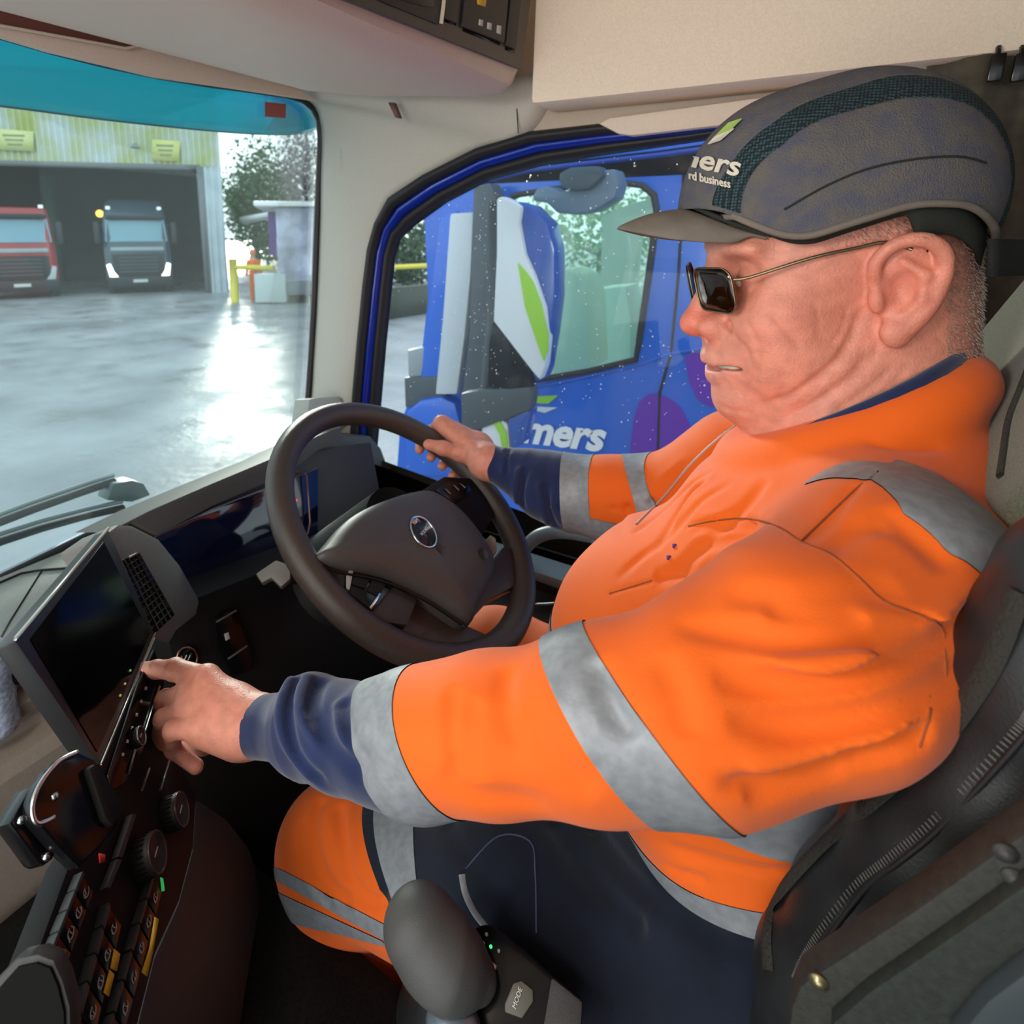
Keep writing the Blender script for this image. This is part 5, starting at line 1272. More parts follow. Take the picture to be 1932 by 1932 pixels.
sback = mk('backrest', V, Q, leath, seat)
e1 = onsurf(S_, [(1925, 1115), (1880, 1232), (1835, 1310), (1780, 1385), (1710, 1452), (1640, 1516), (1570, 1578), (1500, 1650), (1462, 1705), (1448, 1760), (1450, 1830)])
if len(e1) > 2:
    e1 = spline(e1, 60); nn = normal(S_, e1); nn /= np.linalg.norm(nn, axis=1, keepdims=True)
    rows = []
    for i, p in enumerate(e1):
        t = nrm(e1[min(i+1, len(e1)-1)]-e1[max(i-1, 0)]); s = nrm(np.cross(nn[i], t)); w = .0055
        rows.append([p-s*w+nn[i]*.0004, p-s*w*.5+nn[i]*.0022, p+s*w*.5+nn[i]*.0022, p+s*w+nn[i]*.0004])
    mk('woven_piping', *loft(rows, False, False), mat('ribbed black webbing', (.022, .020, .016), .8, bump=1.0, bscale=450), sback)
sm_ = [(1960, 1350), (1932, 1390), (1845, 1488), (1760, 1575), (1690, 1632), (1629, 1682), (1565, 1765), (1530, 1820), (1512, 1862)]
e2 = onsurf(S_, sm_)
if len(e2) > 2: g = G(); g.tube(spline(e2, 60), .0013, 6); g.mk('seam', rubber, sback)
e3 = onsurf(S_, [(u-14, v-12) for u, v in sm_])
if len(e3) > 2:
    e3 = spline(e3, 300); g = G()
    for i in range(0, len(e3)-3, 3):
        d = e3[i+1]-e3[i]; n_ = normal(S_, e3[i])[0]; s = nrm(np.cross(n_, d))*.0016
        g.tube([e3[i]-s+n_*.0006, e3[i]+s+n_*.0006], .0004, 4)
    o = g.mk('stitching', mat('grey thread', (.16, .15, .14), .8), sback); o['kind'] = 'stuff'
# upper back in fabric
S2 = Sdf(); ua = nrm([.40, 0, .92])
hc = P(2075, 770, Y=.66)
S2.u(rbox(hc+np.array([.005, 0, 0]), (.062, .20, .20), .035, [np.cross([0, 1, 0], ua), [0, 1, 0], ua]), .02)
V, Q = sdf_mesh(S2, hc-np.array([.22, .25, .26]), hc+np.array([.22, .25, .26]), .006)
ub = mk('upper_back', V, Q, olive, seat)
e4 = onsurf(S2, [(1955, 660), (1928, 730), (1905, 790), (1895, 850), (1888, 900)])
if len(e4) > 2: g = G(); g.tube(spline(e4, 20), .0024, 6); g.mk('piping', mat('dark piping', (.04, .04, .035), .8, bump=.8, bscale=600), ub)
# shell plate
PL = np.array([0, .322, 0]); PNn = nrm([0, -1, .05])
pl = pslab('side_plate', [(1508, 1862), (1530, 1846), (1720, 1722), (1932, 1572), (2100, 1450), (2100, 2100), (1470, 2100), (1492, 1900)], PL, PNn, .02, mat('greenish black plate', (.028, .028, .024), .6, noise=.2, nscale=300, bump=.3, bscale=1600, spec=.3), seat, bevel=.004)
pslab('plate_step', [(1570, 1932), (1640, 1872), (1780, 1778), (1932, 1672), (2100, 1560), (2100, 2100), (1560, 2100)], PL-np.array([0, .008, 0]), PNn, .012, mat('green black shell', (.020, .024, .020), .6, noise=.2, nscale=300, bump=.3, bscale=1600, spec=.3), pl, bevel=.003)
pslab('recliner_cover', [(1800, 1960), (1860, 1890), (1932, 1836), (2100, 1730), (2100, 2100), (1800, 2100)], PL-np.array([0, .018, 0]), PNn, .014, mat('cover with bluish highlight', (.035, .045, .050), .4, spec=.4), pl, bevel=.006)  # bluish highlight of this dark corner is put into the colour
for u, v, m in ((1897, 1608, darkg), (1912, 1655, darkg), (1545, 1851, mat('brass bolt', (.30, .26, .14), .3, metal=.8))):
    c = PP(u, v, PL, PNn); g = G(); g.lathe(c, PNn, [(.0042, 0), (.0042, .0010), (.0028, .0014), (.0026, .0026), (.0001, .003)], 16); g.mk('bolt', m, pl)
# cushion
S3 = Sdf().u(rbox((-.06, .62, -.845), (.23, .25, .075), .05), .02).u(cone((-.22, .40, -.80), (.10, .40, -.80), .055, .05), .04).u(cone((-.22, .86, -.78), (.10, .86, -.78), .055, .05), .04)
V, Q = sdf_mesh(S3, (-.48, .26, -1.0), (.26, 1.0, -.66), .0065); mk('cushion', V, Q, leath, seat)
mk('pedestal', *boxm((-.05, .62, -1.09), (.40, .38, .34)), darkp, seat, bevel=.03)
e5 = onsurf(S3, [(985, 1782), (1080, 1812), (1200, 1850), (1330, 1888), (1420, 1915)])
if len(e5) > 2: g = G(); g.tube(spline(e5, 40), .0012, 6); g.mk('cushion_seam', mat('dark thread', (.05, .05, .05), .8), seat)
# gear selector beside the seat
gs = thing('gear_selector', P(930, 1850, Y=.33), 'dark gear selector with a rounded grey lever and a MODE button beside the seat', 'gear selector')
GO = P(960, 1850, Y=.345); GN = nrm([.10, -.55, .83])
pslab('console', [(878, 1752), (925, 1742), (985, 1790), (1098, 1888), (1080, 1960), (1000, 2050), (760, 2050), (800, 1930), (860, 1880)], GO, GN, .05, gloss, gs, bevel=.004)
pslab('side_skirt', [(1040, 1842), (1100, 1890), (1090, 2050), (990, 2050), (1020, 1960)], GO+GN*.0015, GN, .01, darkg, gs, bevel=.003)
pslab('metal_bar', [(912, 1800), (938, 1822), (930, 1842), (902, 1893), (872, 1878), (896, 1850)], GO+GN*.003, GN, .004, mat('pinkish brushed metal', (.55, .42, .38), .3, metal=.8), gs, bevel=.001)
mb = pslab('mode_button', [(968, 1855), (984, 1850), (1006, 1868), (1006, 1890), (985, 1922), (952, 1910), (952, 1893)], GO+GN*.004, GN, .004, mat('olive grey key', (.09, .085, .065), .45), gs, bevel=.0015)
a = PP(973, 1905, GO+GN*.005, GN); b = PP(984, 1872, GO+GN*.005, GN); ex = nrm(b-a); V_, F_ = lettering('MODE', .0046, a, ex, nrm(np.cross(GN, ex)), GN); mk('lettering', V_, F_, mat('printed white', (.65, .63, .60), .5), mb, smooth=False, solid=.0002)
for u, v, m in ((900, 1775, 'w'), (912, 1780, 'w'), (926, 1786, 'g'), (941, 1794, 'w'), (899, 1791, 'w'), (918, 1763, 'w')):
    g = G(); g.ball(PP(u, v, GO+GN*.001, GN), .0014, 8); g.mk('indicator', mat('green lamp bright', (.02, .4, .08), .4, emit=(.05, .9, .25), estr=1.2) if m == 'g' else mat('printed white', (.65, .63, .60), .5), gs)
L0 = P(795, 1752, Y=.318); L1 = P(845, 1822, Y=.318); L2 = P(905, 1850, Y=.330)
S4 = Sdf().u(cone(L0, L1, .031, .030), .02).u(cone(L1, L2, .028, .012), .02).cut(ell(P(820, 1905, Y=.30), (.03, .05, .018)), .01)
V, Q = sdf_mesh(S4, L1-.12, L1+.12, .003); mk('lever', V, Q, mat('grey grained lever', (.075, .075, .072), .5, bump=.25, bscale=1200, spec=.4), gs)
g = G(); g.ball(P(855, 1935, Y=.30), (.022, .02, .016), 16); g.mk('trim_ball', mat('steel blue grey', (.2, .25, .3), .3, metal=.5), gs)
# ---------------------------------------------------------------- the yard outside
GZ = -2.55
def PG(u, v): return P(u, v, Z=GZ)
asph = mat('wet grey asphalt', (.29, .295, .30), .4, noise=.25, nscale=.5, bump=0, spec=.5)
_nt = asph.node_tree; _b = _nt.nodes['Principled BSDF']; _g = [n for n in _nt.nodes if n.type == 'NEW_GEOMETRY'][0]
_n = _nt.nodes.new('ShaderNodeTexNoise'); _n.inputs['Scale'].default_value = 1.1; _n.inputs['Detail'].default_value = 8; _nt.links.new(_g.outputs['Position'], _n.inputs['Vector'])
_r = _nt.nodes.new('ShaderNodeMapRange'); _r.inputs[1].default_value = .35; _r.inputs[2].default_value = .68; _r.inputs[3].default_value = .26; _r.inputs[4].default_value = .65; _nt.links.new(_n.outputs['Fac'], _r.inputs[0]); _nt.links.new(_r.outputs[0], _b.inputs['Roughness'])
_n2 = _nt.nodes.new('ShaderNodeTexNoise'); _n2.inputs['Scale'].default_value = 9; _n2.inputs['Detail'].default_value = 8; _nt.links.new(_g.outputs['Position'], _n2.inputs['Vector'])
_bp = _nt.nodes.new('ShaderNodeBump'); _bp.inputs['Strength'].default_value = .5; _bp.inputs['Distance'].default_value = .02; _nt.links.new(_n2.outputs['Fac'], _bp.inputs['Height']); _nt.links.new(_bp.outputs[0], _b.inputs['Normal'])
mk('ground', [(-120, -60, GZ), (60, -60, GZ), (60, 120, GZ), (-120, 120, GZ)], [(0, 1, 2, 3)], asph, kind='structure', smooth=False)
# workshop
A = PG(0, 562); Bq = PG(432, 552); wd = nrm(Bq-A); wn_ = nrm(np.cross(wd, [0, 0, 1])); wn_ = wn_ if np.dot(wn_, -A) > 0 else -wn_
shed = thing('workshop', (A+Bq)/2, 'pale corrugated metal workshop with a wide dark open doorway', 'building')
def WPt(u, v): return PP(u, v, A, wn_)
x_r = np.dot(WPt(388, 450)-A, wd); x_l = np.dot(WPt(-150, 450)-A, wd); z_t = (WPt(388, 318)[2]+WPt(0, 302)[2])/2; x_e = np.dot(Bq-A, wd)
corr = mat('corrugated pale metal', (.52, .58, .58), .5, noise=.0, nscale=.9, col2=(.42, .46, .16), spec=.4)
corr2 = mat('corrugated grey metal', (.50, .57, .60), .5, noise=.06, nscale=2, spec=.4)
def sheet(x0, x1, z0, z1, off=0.0, amp=.035, per=.22):
    n = int((x1-x0)/per*4); xs = np.linspace(x0, x1, n); a = [A+wd*x+wn_*(off+amp*(1 if (i//2) % 2 else -1))+np.array([0, 0, z0-GZ-A[2]+GZ]) for i, x in enumerate(xs)]
    b = [p+np.array([0, 0, z1-z0]) for p in a]; return loft([a, b], False, False)
V_, F_ = sheet(x_l-8, x_e, z_t, 5.6); mk('fascia', V_, F_, corr, shed, smooth=False)
V_, F_ = sheet(x_r, x_e, GZ, z_t); mk('front_wall', V_, F_, corr2, shed, smooth=False)
_dr = ray(430, 500); DV = nrm([_dr[0], _dr[1], 0])
def wbox(x0, x1, d0, d1, z0, z1):
    c = A+wd*(x0+x1)/2+DV*(d0+d1)/2; c[2] = (z0+z1)/2; return boxm(c, (x1-x0, d1-d0, z1-z0), [wd, DV, np.array([0, 0, 1.])])
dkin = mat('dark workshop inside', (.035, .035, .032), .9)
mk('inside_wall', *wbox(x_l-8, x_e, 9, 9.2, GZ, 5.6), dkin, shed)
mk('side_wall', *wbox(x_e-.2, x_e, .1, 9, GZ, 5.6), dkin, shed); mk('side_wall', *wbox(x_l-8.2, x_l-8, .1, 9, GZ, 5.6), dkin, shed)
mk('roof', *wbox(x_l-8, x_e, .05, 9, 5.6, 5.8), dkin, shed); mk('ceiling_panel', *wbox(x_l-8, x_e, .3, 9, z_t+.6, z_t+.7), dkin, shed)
mk('door_jamb', *wbox(x_r-.16, x_r+.05, -.08, .5, GZ, z_t), mat('grey jamb', (.16, .17, .17), .6), shed)
mk('door_lintel', *wbox(x_l-8, x_r, -.06, .4, z_t-.12, z_t+.06), mat('grey jamb', (.16, .17, .17), .6), shed)
gcol = P(98, 400, D=30); mk('green_column', *boxm((gcol[0], gcol[1], 0), (.5, .5, 5.1)), mat('green steel', (.05, .14, .09), .6), shed)
def sign(px, col, label):
    q = np.array([WPt(*p)+wn_*.12 for p in px]); t = pslab('sign', px, A+wn_*.14, wn_, .04, mat('yellow sign '+str(len(MATS)), col, .5), label=label, cat='sign')
    c = q.mean(0); w = np.linalg.norm(q[1]-q[0]); h = np.linalg.norm(q[2]-q[1])
    for k in range(3):
        o = A*0+c+np.array([0, 0, h*(.22-.22*k)])+wn_*.03; mk('sign_line', *boxm(o, (w*(.62-.1*k), .01, h*.09), [wd, wn_, np.array([0, 0, 1.])]), mat('faded lettering', (.30, .32, .18), .6), t)
sign([(-4, 243), (63, 248), (63, 286), (-4, 282)], (.62, .66, .28), 'yellow sign above the doorway at the far left edge')
sign([(287, 263), (340, 266), (338, 305), (285, 302)], (.60, .62, .22), 'yellow sign above the doorway near its right corner')
c = PP(255, 276, A+wn_*.3, wn_); g = G(); g.lathe(c, -np.array([0, 0, 1.]), [(.05, -.12), (.14, 0), (.18, .06), (.0001, .08)], 16); g.mk('wall_lamp', mat('lamp grey', (.2, .24, .26), .4), label='small grey lamp on the workshop front between the two yellow signs', cat='lamp')
c = P(188, 403, D=27.0); g = G(); g.ball(c, .16, 12); g.mk('work_light', mat('amber work light', (.8, .5, .1), .4, emit=(1, .55, .08), estr=3.0), label='small amber light glowing in the doorway left of the dark truck', cat='light')
# trucks
def truck(base, face, col, name, label, lit, w=2.5, H=3.75, roof=None, lamp=5.0):
    f = nrm([face[0], face[1], 0]); s = np.array([-f[1], f[0], 0]); z = np.array([0, 0, 1.]); ax = [s, f, z]
    t = thing(name, base, label, 'truck'); bp = np.array(base, float)
    def bx(nm, x, y, zc, sx, sy, sz, m, bev=.04, par=None): V, Fc = boxm(bp+s*x+f*y+z*zc, (sx, sy, sz), ax); return mk(nm, V, Fc, m, par or t, bevel=bev)
    paint = mat('paint '+name+label[:6], col, .25, coat=.4); dk = mat('truck dark trim', (.02, .022, .025), .4); tg = mat('truck windscreen', (.16, .34, .42), .12, spec=.8)
    pr = lambda y0, y1, hw, z0, z1: [bp+s*a+f*b+z*c for a, b, c in ((-hw, y0, z0), (hw, y0, z0), (hw, y1, z1), (-hw, y1, z1))]
    mk('cab', *loft([[bp+s*a*hw+f*fr+z*zc for a, fr in ((-1, -2.0), (1, -2.0), (1, fy-.12), (.86, fy), (-.86, fy), (-1, fy-.12))] for zc, hw, fy in ((.55, w/2, 0), (1.6, w/2, .02), (2.2, w/2*.99, -.02), (2.95, w/2*.94, -.16), (3.35, w/2*.90, -.34), (H-.12, w/2*.84, -.62), (H, w/2*.78, -.85))]), paint, t, smooth=2)
    mk('windscreen', *loft([[bp+s*a*hw+f*(fy-(abs(a)**4)*.10)+z*zc for a in np.linspace(-.93, .93, 9)]+[bp+s*a*hw+f*(fy-.06-(abs(a)**4)*.10)+z*zc for a in np.linspace(.93, -.93, 9)] for zc, hw, fy in ((2.10, w/2, .035), (2.95, w/2*.94, -.10))]), tg, t, smooth=2)
    bx('sun_visor', 0, -.02, 3.06, w*.86, .30, .16, dk)
    gr = bx('grille', 0, .02, 1.15, w*.78, .10, .90, dk)
    for k in range(5): bx('grille_bar', 0, .075, .90+k*.14, w*.58, .03, .03, mat('grille bar', (.10, .11, .12), .3), .005, gr)
    bx('name_panel', 0, .03, 1.80, w*.80, .08, .16, mat('pale trim', (.35, .40, .42), .3)); bx('bumper', 0, .02, .50, w*.98, .24, .42, dk, .06)
    bx('number_plate', 0, .16, .52, .55, .02, .12, mat('plate', (.62, .64, .62), .5), .003)
    hl = mat('lit headlight'+str(lit), (.8, .85, .9), .2, emit=(1, .96, .88), estr=lamp) if lit else mat('headlight', (.45, .5, .52), .2)
    for sg in (-1, 1):
        V, Fc = slab([bp+s*sg*a+f*.10+z*b for a, b in ((.78, .66), (1.12, .70), (1.20, 1.18), (1.06, 1.22), (.96, .90))], f, .10); mk('headlight', V, Fc, hl, t, bevel=.01)
        bx('marker_light', sg*.95, -.28, 3.42, .16, .08, .12, mat('marker lens', (.75, .80, .85), .3, emit=(.8, .9, 1), estr=.8), .02)
        m = bx('mirror', sg*(w/2+.18), .04, 2.45, .20, .22, .85, dk, .05); bx('mirror_arm', sg*(w/2+.06), .0, 2.75, .2, .06, .06, dk, .01, m)
        bx('wheel_arch', sg*(w/2-.15), -.75, .52, .32, 1.0, .9, dk, .05)
    return t
tb = PG(268, 553); truck(tb, -tb, (.05, .085, .115), 'parked_truck', 'dark blue-grey truck with bright headlights inside the workshop doorway', 1)
tb = PG(46, 564); truck(tb, -tb+np.array([3, 0, 0]), (.36, .04, .04), 'parked_truck', 'red truck parked at the left edge before the workshop', 0, H=3.4)
# trees, curtain-side lorry and yard furniture right of the workshop
def tree(c, r, n, col, label, seed, trunk=True, name='tree', sz=.16):
    rnd = np.random.default_rng(seed); t = thing(name, (c[0], c[1], GZ), label, 'tree'); vs = []; fs = []
    cl = rnd.normal(size=(26, 3)); cl /= np.linalg.norm(cl, axis=1, keepdims=True); cl *= rnd.uniform(.2, 1, (26, 1))**.5; cl = c+cl*np.array(r)*.8
    for i in range(n):
        p = cl[rnd.integers(26)]+rnd.normal(size=3)*np.array(r)*.20; a = nrm(rnd.normal(size=3)); b = nrm(np.cross(a, rnd.normal(size=3))); s = sz*rnd.uniform(.6, 1.4); k = len(vs)
        vs += [p-a*s, p+b*s*.5, p+a*s, p-b*s*.5]; fs.append((k, k+1, k+2, k+3))
    f = mk('foliage', vs, fs, col, t, smooth=False); f['kind'] = 'stuff'
    if trunk:
        g = G(); b0 = np.array([c[0], c[1], GZ]); g.tube([b0, c*.5+b0*.5+np.array([.1, 0, 0]), c], [.22, .16, .06], 8)
        for i in range(8): g.tube([b0+(c-b0)*(.5+.05*i), cl[i]], [.06, .02], 5)
        g.mk('trunk', mat('bark', (.05, .045, .035), .9), t)
leaf1 = mat('dark green leaves', (.06, .12, .04), .7, noise=.4, nscale=2); leaf2 = mat('olive leaves', (.15, .20, .06), .7, noise=.4, nscale=2); leaf3 = mat('pale pink grey twigs', (.42, .36, .36), .8, noise=.3, nscale=3)
tree(P(478, 380, D=42), (2.5, 2.8, 4.9), 5200, leaf1, 'dark green tree just right of the workshop wall', 1)
tree(P(520, 430, D=54), (5.0, 4, 5.8), 6000, leaf2, 'wide olive green tree behind the yellow barrier', 2)
tree(P(575, 330, D=34), (1.7, 1.7, 4.0), 2600, leaf3, 'pale pinkish bare tree beside the windscreen pillar', 3, sz=.12)  # made-up tree standing in for a pale pinkish patch
tree(P(775, 470, D=30), (2.6, 2.6, 3.0), 2200, leaf1, 'dark tree seen past the front of the blue truck', 4)
tree(P(700, 440, D=75), (9, 7, 6.5), 2200, leaf2, 'far olive tree behind the windscreen pillar', 5)
tree(P(1130, 470, D=26), (4.5, 4.5, 3.6), 2600, mat('light green leaves', (.20, .28, .13), .7, noise=.3, nscale=2), 'light green tree seen through the blue truck window', 6)
q = PG(560, 556); lf = nrm([-q[0], -q[1], 0]); ls = np.array([-lf[1], lf[0], 0])
lo_ = thing('curtain_lorry', q, 'white and violet curtain sided lorry beside the windscreen pillar', 'lorry')
ax = [ls, lf, np.array([0, 0, 1.])]
def lb(nm, x, y, z, sx, sy, sz, m, bev=.03): V, Fc = boxm(q+ls*x+lf*y+np.array([0, 0, z]), (sx, sy, sz), ax); return mk(nm, V, Fc, m, lo_, bevel=bev)
# which way is image-right along ls
sgn = 1 if np.dot(ls, RT) > 0 else -1
lb('curtain', sgn*.9, 0, 2.0, 3.0, 6, 2.6, mat('pale violet curtain', (.50, .50, .66), .5, noise=.4, nscale=1.4)); lb('violet_front', -sgn*.75, .3, 2.4, .42, .6, 1.6, mat('violet panel', (.12, .04, .30), .4)); lb('roof_edge', sgn*.6, .2, 3.42, 3.8, 6.4, .16, mat('white roof edge', (.9, .92, .92), .4))
lb('side_skirt', sgn*.9, .1, .55, 3.0, 6.0, .5, mat('grey skirt', (.2, .22, .24), .5)); lb('pale_panel', -sgn*.60, .62, 1.9, .16, .05, .7, mat('white roof edge', (.9, .92, .92), .4)); lb('wheel', sgn*.2, .3, .45, .3, .95, .95, rubber, .2)
q = PG(450, 566); g = G(); aw = mat('white awning', (.9, .92, .9), .4); V_, F_ = slab([P(451, 410, D=27), P(505, 400, D=27), P(508, 408, D=27), P(453, 419, D=27)], -FW, .4); mk('awning', V_, F_, aw, label='slim white sloping canopy edge left of the curtain lorry', cat='canopy')
yl = mat('yellow steel', (.75, .62, .06), .5)
ba = thing('barrier', PG(445, 566), 'yellow steel barrier with post and rail right of the workshop', 'barrier')
b0 = PG(444, 570); g = G(); g.tube([b0, b0+np.array([0, 0, 1.55])], .15, 10); g.mk('post', yl, ba)
b1 = PG(520, 572); g = G(); g.tube([b0+np.array([0, 0, 1.25]), b1+np.array([0, 0, 1.25])], .09, 8); g.mk('rail', yl, ba)
b2 = PG(514, 572); V_, F_ = boxm(b2+np.array([0, 0, .55]), (1.1, .5, 1.0), [RT, FH, np.array([0, 0, 1.])]); mk('site_box', V_, F_, mat('pale grey box', (.55, .62, .62), .5), label='pale grey box standing under the yellow rail', cat='box', bevel=.04)
pb_ = PG(482, 566); wk = thing('person', pb_, 'distant worker in orange clothing standing behind the yellow rail', 'person')
S_ = Sdf(); z = np.array([0, 0, 1.])
for sg in (-1, 1): S_.u(cone(pb_+RT*.10*sg+z*.05, pb_+RT*.09*sg+z*.9, .07, .09), .03); S_.u(cone(pb_+RT*.20*sg+z*1.42, pb_+RT*.27*sg+z*.95, .06, .05), .03)
S_.u(cone(pb_+z*.95, pb_+z*1.40, .15, .18), .05); S_.u(cone(pb_+z*1.45, pb_+z*1.6, .06, .06), .03); S_.u(ell(pb_+z*1.68, (.09, .10, .12)), .02)
V, Q = sdf_mesh(S_, pb_+np.array([-.45, -.45, -.05]), pb_+np.array([.45, .45, 1.9]), .03); L_ = V[:, 2]-pb_[2]; T = tris(Q)
(va, ta), (vb_, tb_) = split(V, T, 1.50-L_); mk('body', va, ta, skin_far if 'skin_far' in globals() else mat('far skin', (.6, .35, .27), .6), wk); mk('workwear', vb_, tb_, mat('far orange clothing', (.95, .20, .03), .7), wk)
g = G(); g.ball(pb_+z*1.74, (.12, .13, .09), 10); g.mk('hard_hat', mat('far orange clothing', (.95, .20, .03), .7), wk)
# low wall and rail left of the blue truck
b0 = PG(690, 610); b1 = PG(850, 585); g = G(); g.slab([b0, b1, b1+z*.9, b0+z*.9], -FH, .3); g.mk('low_wall', mat('dark hedge wall', (.07, .08, .06), .8), label='low dark wall across the yard past the front of the blue truck', cat='wall')
b0 = P(722, 505, D=13); b1 = P(830, 500, D=13); g = G(); g.tube([b0, b1], .05, 8); g.tube([b0, np.array([b0[0], b0[1], GZ])], .05, 8); g.mk('rail', mat('yellow steel', (.75, .62, .06), .5), label='yellow rail on a post seen through the driver side window', cat='rail')
# ---------------------------------------------------------------- blue truck alongside
BY = 2.20; bl = mat('bright blue truck paint', (.003, .115, .62), .25, coat=.3, spec=.5); gry = mat('dark grey truck plastic', (.07, .085, .095), .5); wht = mat('white truck panel', (.66, .72, .76), .35); grn = mat('lime decal', (.30, .60, .04), .5); pur = mat('purple decal', (.14, .03, .42), .4)
bt = thing('blue_truck', (-.6, BY+1.2, GZ), 'bright blue truck standing alongside, seen through the driver side window', 'truck')
def BPx(px, off=0.0): return np.array([P(u, v, Y=BY-off) for u, v in px])
outer = BPx([(800, 395), (835, 365), (900, 338), (1000, 312), (1250, 283), (1400, 262), (1950, 182), (1950, 1700), (700, 1700), (735, 1100), (755, 800), (780, 735), (792, 700), (808, 560)])
hole = BPx([(905, 722), (1015, 716), (1110, 700), (1200, 678), (1207, 640), (1230, 480), (1240, 400), (1234, 368), (1212, 350), (1180, 346), (1080, 352), (975, 368), (930, 392), (915, 440)])
V_, F_ = holed(outer, [hole], (0, -1, 0), .06); mk('side_panel', V_, F_, bl, bt, smooth=False)
g = G(); g.tube(hole+np.array([0, -.004, 0]), .012, 6, closed=True); g.mk('window_seal', rubber, bt)
mk('side_glass', *slab(hole+np.array([0, .03, 0]), (0, -1, 0), .004), glassmat('green tint glass', (.78, .93, .86), .05, .02, haze=(.65, .95, .80), hz=.14), bt, smooth=False)
far_o = outer.copy(); far_o[:, 1] = BY+2.35; far_h = hole.copy(); far_h[:, 1] = BY+2.35
V_, F_ = holed(far_o, [far_h+np.array([.0, 0, .0])], (0, -1, 0), .06); mk('far_side', V_, F_, mat('cab inside pale', (.42, .48, .40), .8), bt, smooth=False)
mk('roof', *slab([(outer[0][0], BY, 1.05), (outer[6][0], BY, 1.05), (outer[6][0], BY+2.4, 1.05), (outer[0][0], BY+2.4, 1.05)], (0, 0, 1), .05), bl, bt, smooth=False)
mk('upper_side', *slab([(outer[2][0], BY, outer[2][2]-.02), (outer[6][0], BY, outer[2][2]-.02), (outer[6][0], BY, 1.05), (outer[2][0]+.25, BY, 1.05)], (0, -1, 0), .05), bl, bt, smooth=False)
mk('floor_pan', *boxm((-.3, BY+1.2, -1.0), (2.2, 2.3, .08)), gry, bt)
mk('rear_wall', *boxm((.55, BY+1.2, -.2), (.05, 2.3, 1.7)), mat('cab inside pale', (.42, .48, .40), .8), bt)
sx_ = P(1080, 640, Y=BY+.7)
V_, F_ = slab([P(u, v, Y=BY+.5) for u, v in ((1028, 535), (1040, 512), (1062, 506), (1090, 520), (1106, 560), (1112, 700), (1028, 715))], (0, -1, 0), .3); mk('passenger_seat', V_, F_, mat('cream seat cover', (.85, .9, .58), .8), bt, bevel=.02)
V_, F_ = slab([P(u, v, Y=BY+1.3) for u, v in ((1120, 545), (1180, 540), (1190, 600), (1190, 700), (1118, 700))], (0, -1, 0), .3); mk('driver_seat', V_, F_, mat('pale green seat cover', (.50, .68, .55), .8), bt, bevel=.02)
S_ = Sdf().u(rbox((sx_[0]+.06, BY+.6, -.45), (.10, .24, .34), .08), .02)
# creases and door gap
g = G(); g.tube(BPx([(1005, 732), (1100, 712), (1200, 690), (1262, 668), (1345, 655)], .002), .006, 6); g.mk('belt_crease', bl, bt)
g = G(); g.tube(BPx([(1290, 330), (1280, 520), (1266, 668), (1245, 740), (1240, 900), (1236, 1200)], .001), .005, 6); g.mk('door_gap', rubber, bt)
g = G(); g.tube(BPx([(905, 345), (1000, 321), (1250, 292), (1400, 272)], .004), .010, 6); g.mk('roof_gutter', mat('deep blue gutter', (.004, .04, .32), .3), bt)
def bdec(name, px, m, off=.003): V, Fc = slab(BPx(px, off), (0, -1, 0), .002); return mk(name, V, Fc, m, bt, smooth=False)
bdec('purple_patch', [(1196, 905), (1188, 860), (1194, 800), (1205, 760), (1222, 744), (1240, 742), (1262, 752), (1285, 770), (1300, 800), (1312, 850), (1312, 905)], pur)
bdec('purple_patch', [(1292, 672), (1310, 664), (1345, 676), (1345, 770), (1318, 756), (1300, 720)], pur)
bdec('purple_patch', [(985, 985), (1010, 965), (1045, 1000), (1050, 1030), (1000, 1040), (975, 1010)], pur)
bdec('lime_chevron', [(1003, 748), (1053, 746), (1034, 762), (1003, 760)], grn); bdec('white_chevron', [(1003, 767), (1051, 769), (1028, 779), (1003, 773)], wht)
a = P(984, 832, Y=BY-.004); b = P(1130, 849, Y=BY-.004); ex = nrm(b-a); V_, F_ = lettering('mers', .165, a, ex, np.array([0, 0, 1.])+ex*.0, (0, -1, 0), th=.003, shear=.25, weight=.006, spacing=.97)
mk('lettering', V_, F_, mat('white lettering', (.88, .9, .92), .4), bt, smooth=False, solid=.001)
bdec('step_panel', [(855, 960), (905, 935), (915, 950), (870, 985)], wht)
# deflector, pillar, mirror assembly
def yslab(name, px, y, th, m, par, bev=.01): V, Fc = slab([P(u, v, Y=y) for u, v in px], (0, -1, 0), th); return mk(name, V, Fc, m, par, bevel=bev)
yslab('front_corner', [(792, 700), (812, 560), (828, 420), (846, 400), (862, 398), (850, 560), (838, 740), (790, 745)], BY-.02, .10, bl, bt)
yslab('wind_deflector', [(848, 402), (893, 400), (888, 520), (876, 640), (862, 745), (820, 745), (834, 600)], BY-.08, .06, mat('pale silver deflector', (.55, .60, .63), .25, spec=.6), bt, .015)
yslab('windscreen_pillar', [(893, 352), (925, 345), (936, 372), (930, 500), (922, 700), (905, 830), (868, 830), (872, 740), (886, 620)], BY-.12, .08, gry, bt, .01)
yslab('headlamp_corner', [(768, 660), (800, 655), (800, 710), (770, 712)], BY-.02, .12, mat('pale lens', (.30, .34, .36), .3), bt); yslab('front_panel', [(762, 712), (840, 710), (842, 760), (764, 770)], BY-.03, .12, gry, bt)
yslab('lower_blue', [(764, 775), (790, 755), (830, 748), (858, 760), (868, 800), (868, 900), (764, 900)], BY-.06, .14, bl, bt, .03)
mir = bpy.data.objects.new('mirror_assembly', None); COL.objects.link(mir); mir.parent = bt; mir['label'] = 'large mirror housing in blue, white and lime on dark arms'
MY = 1.80
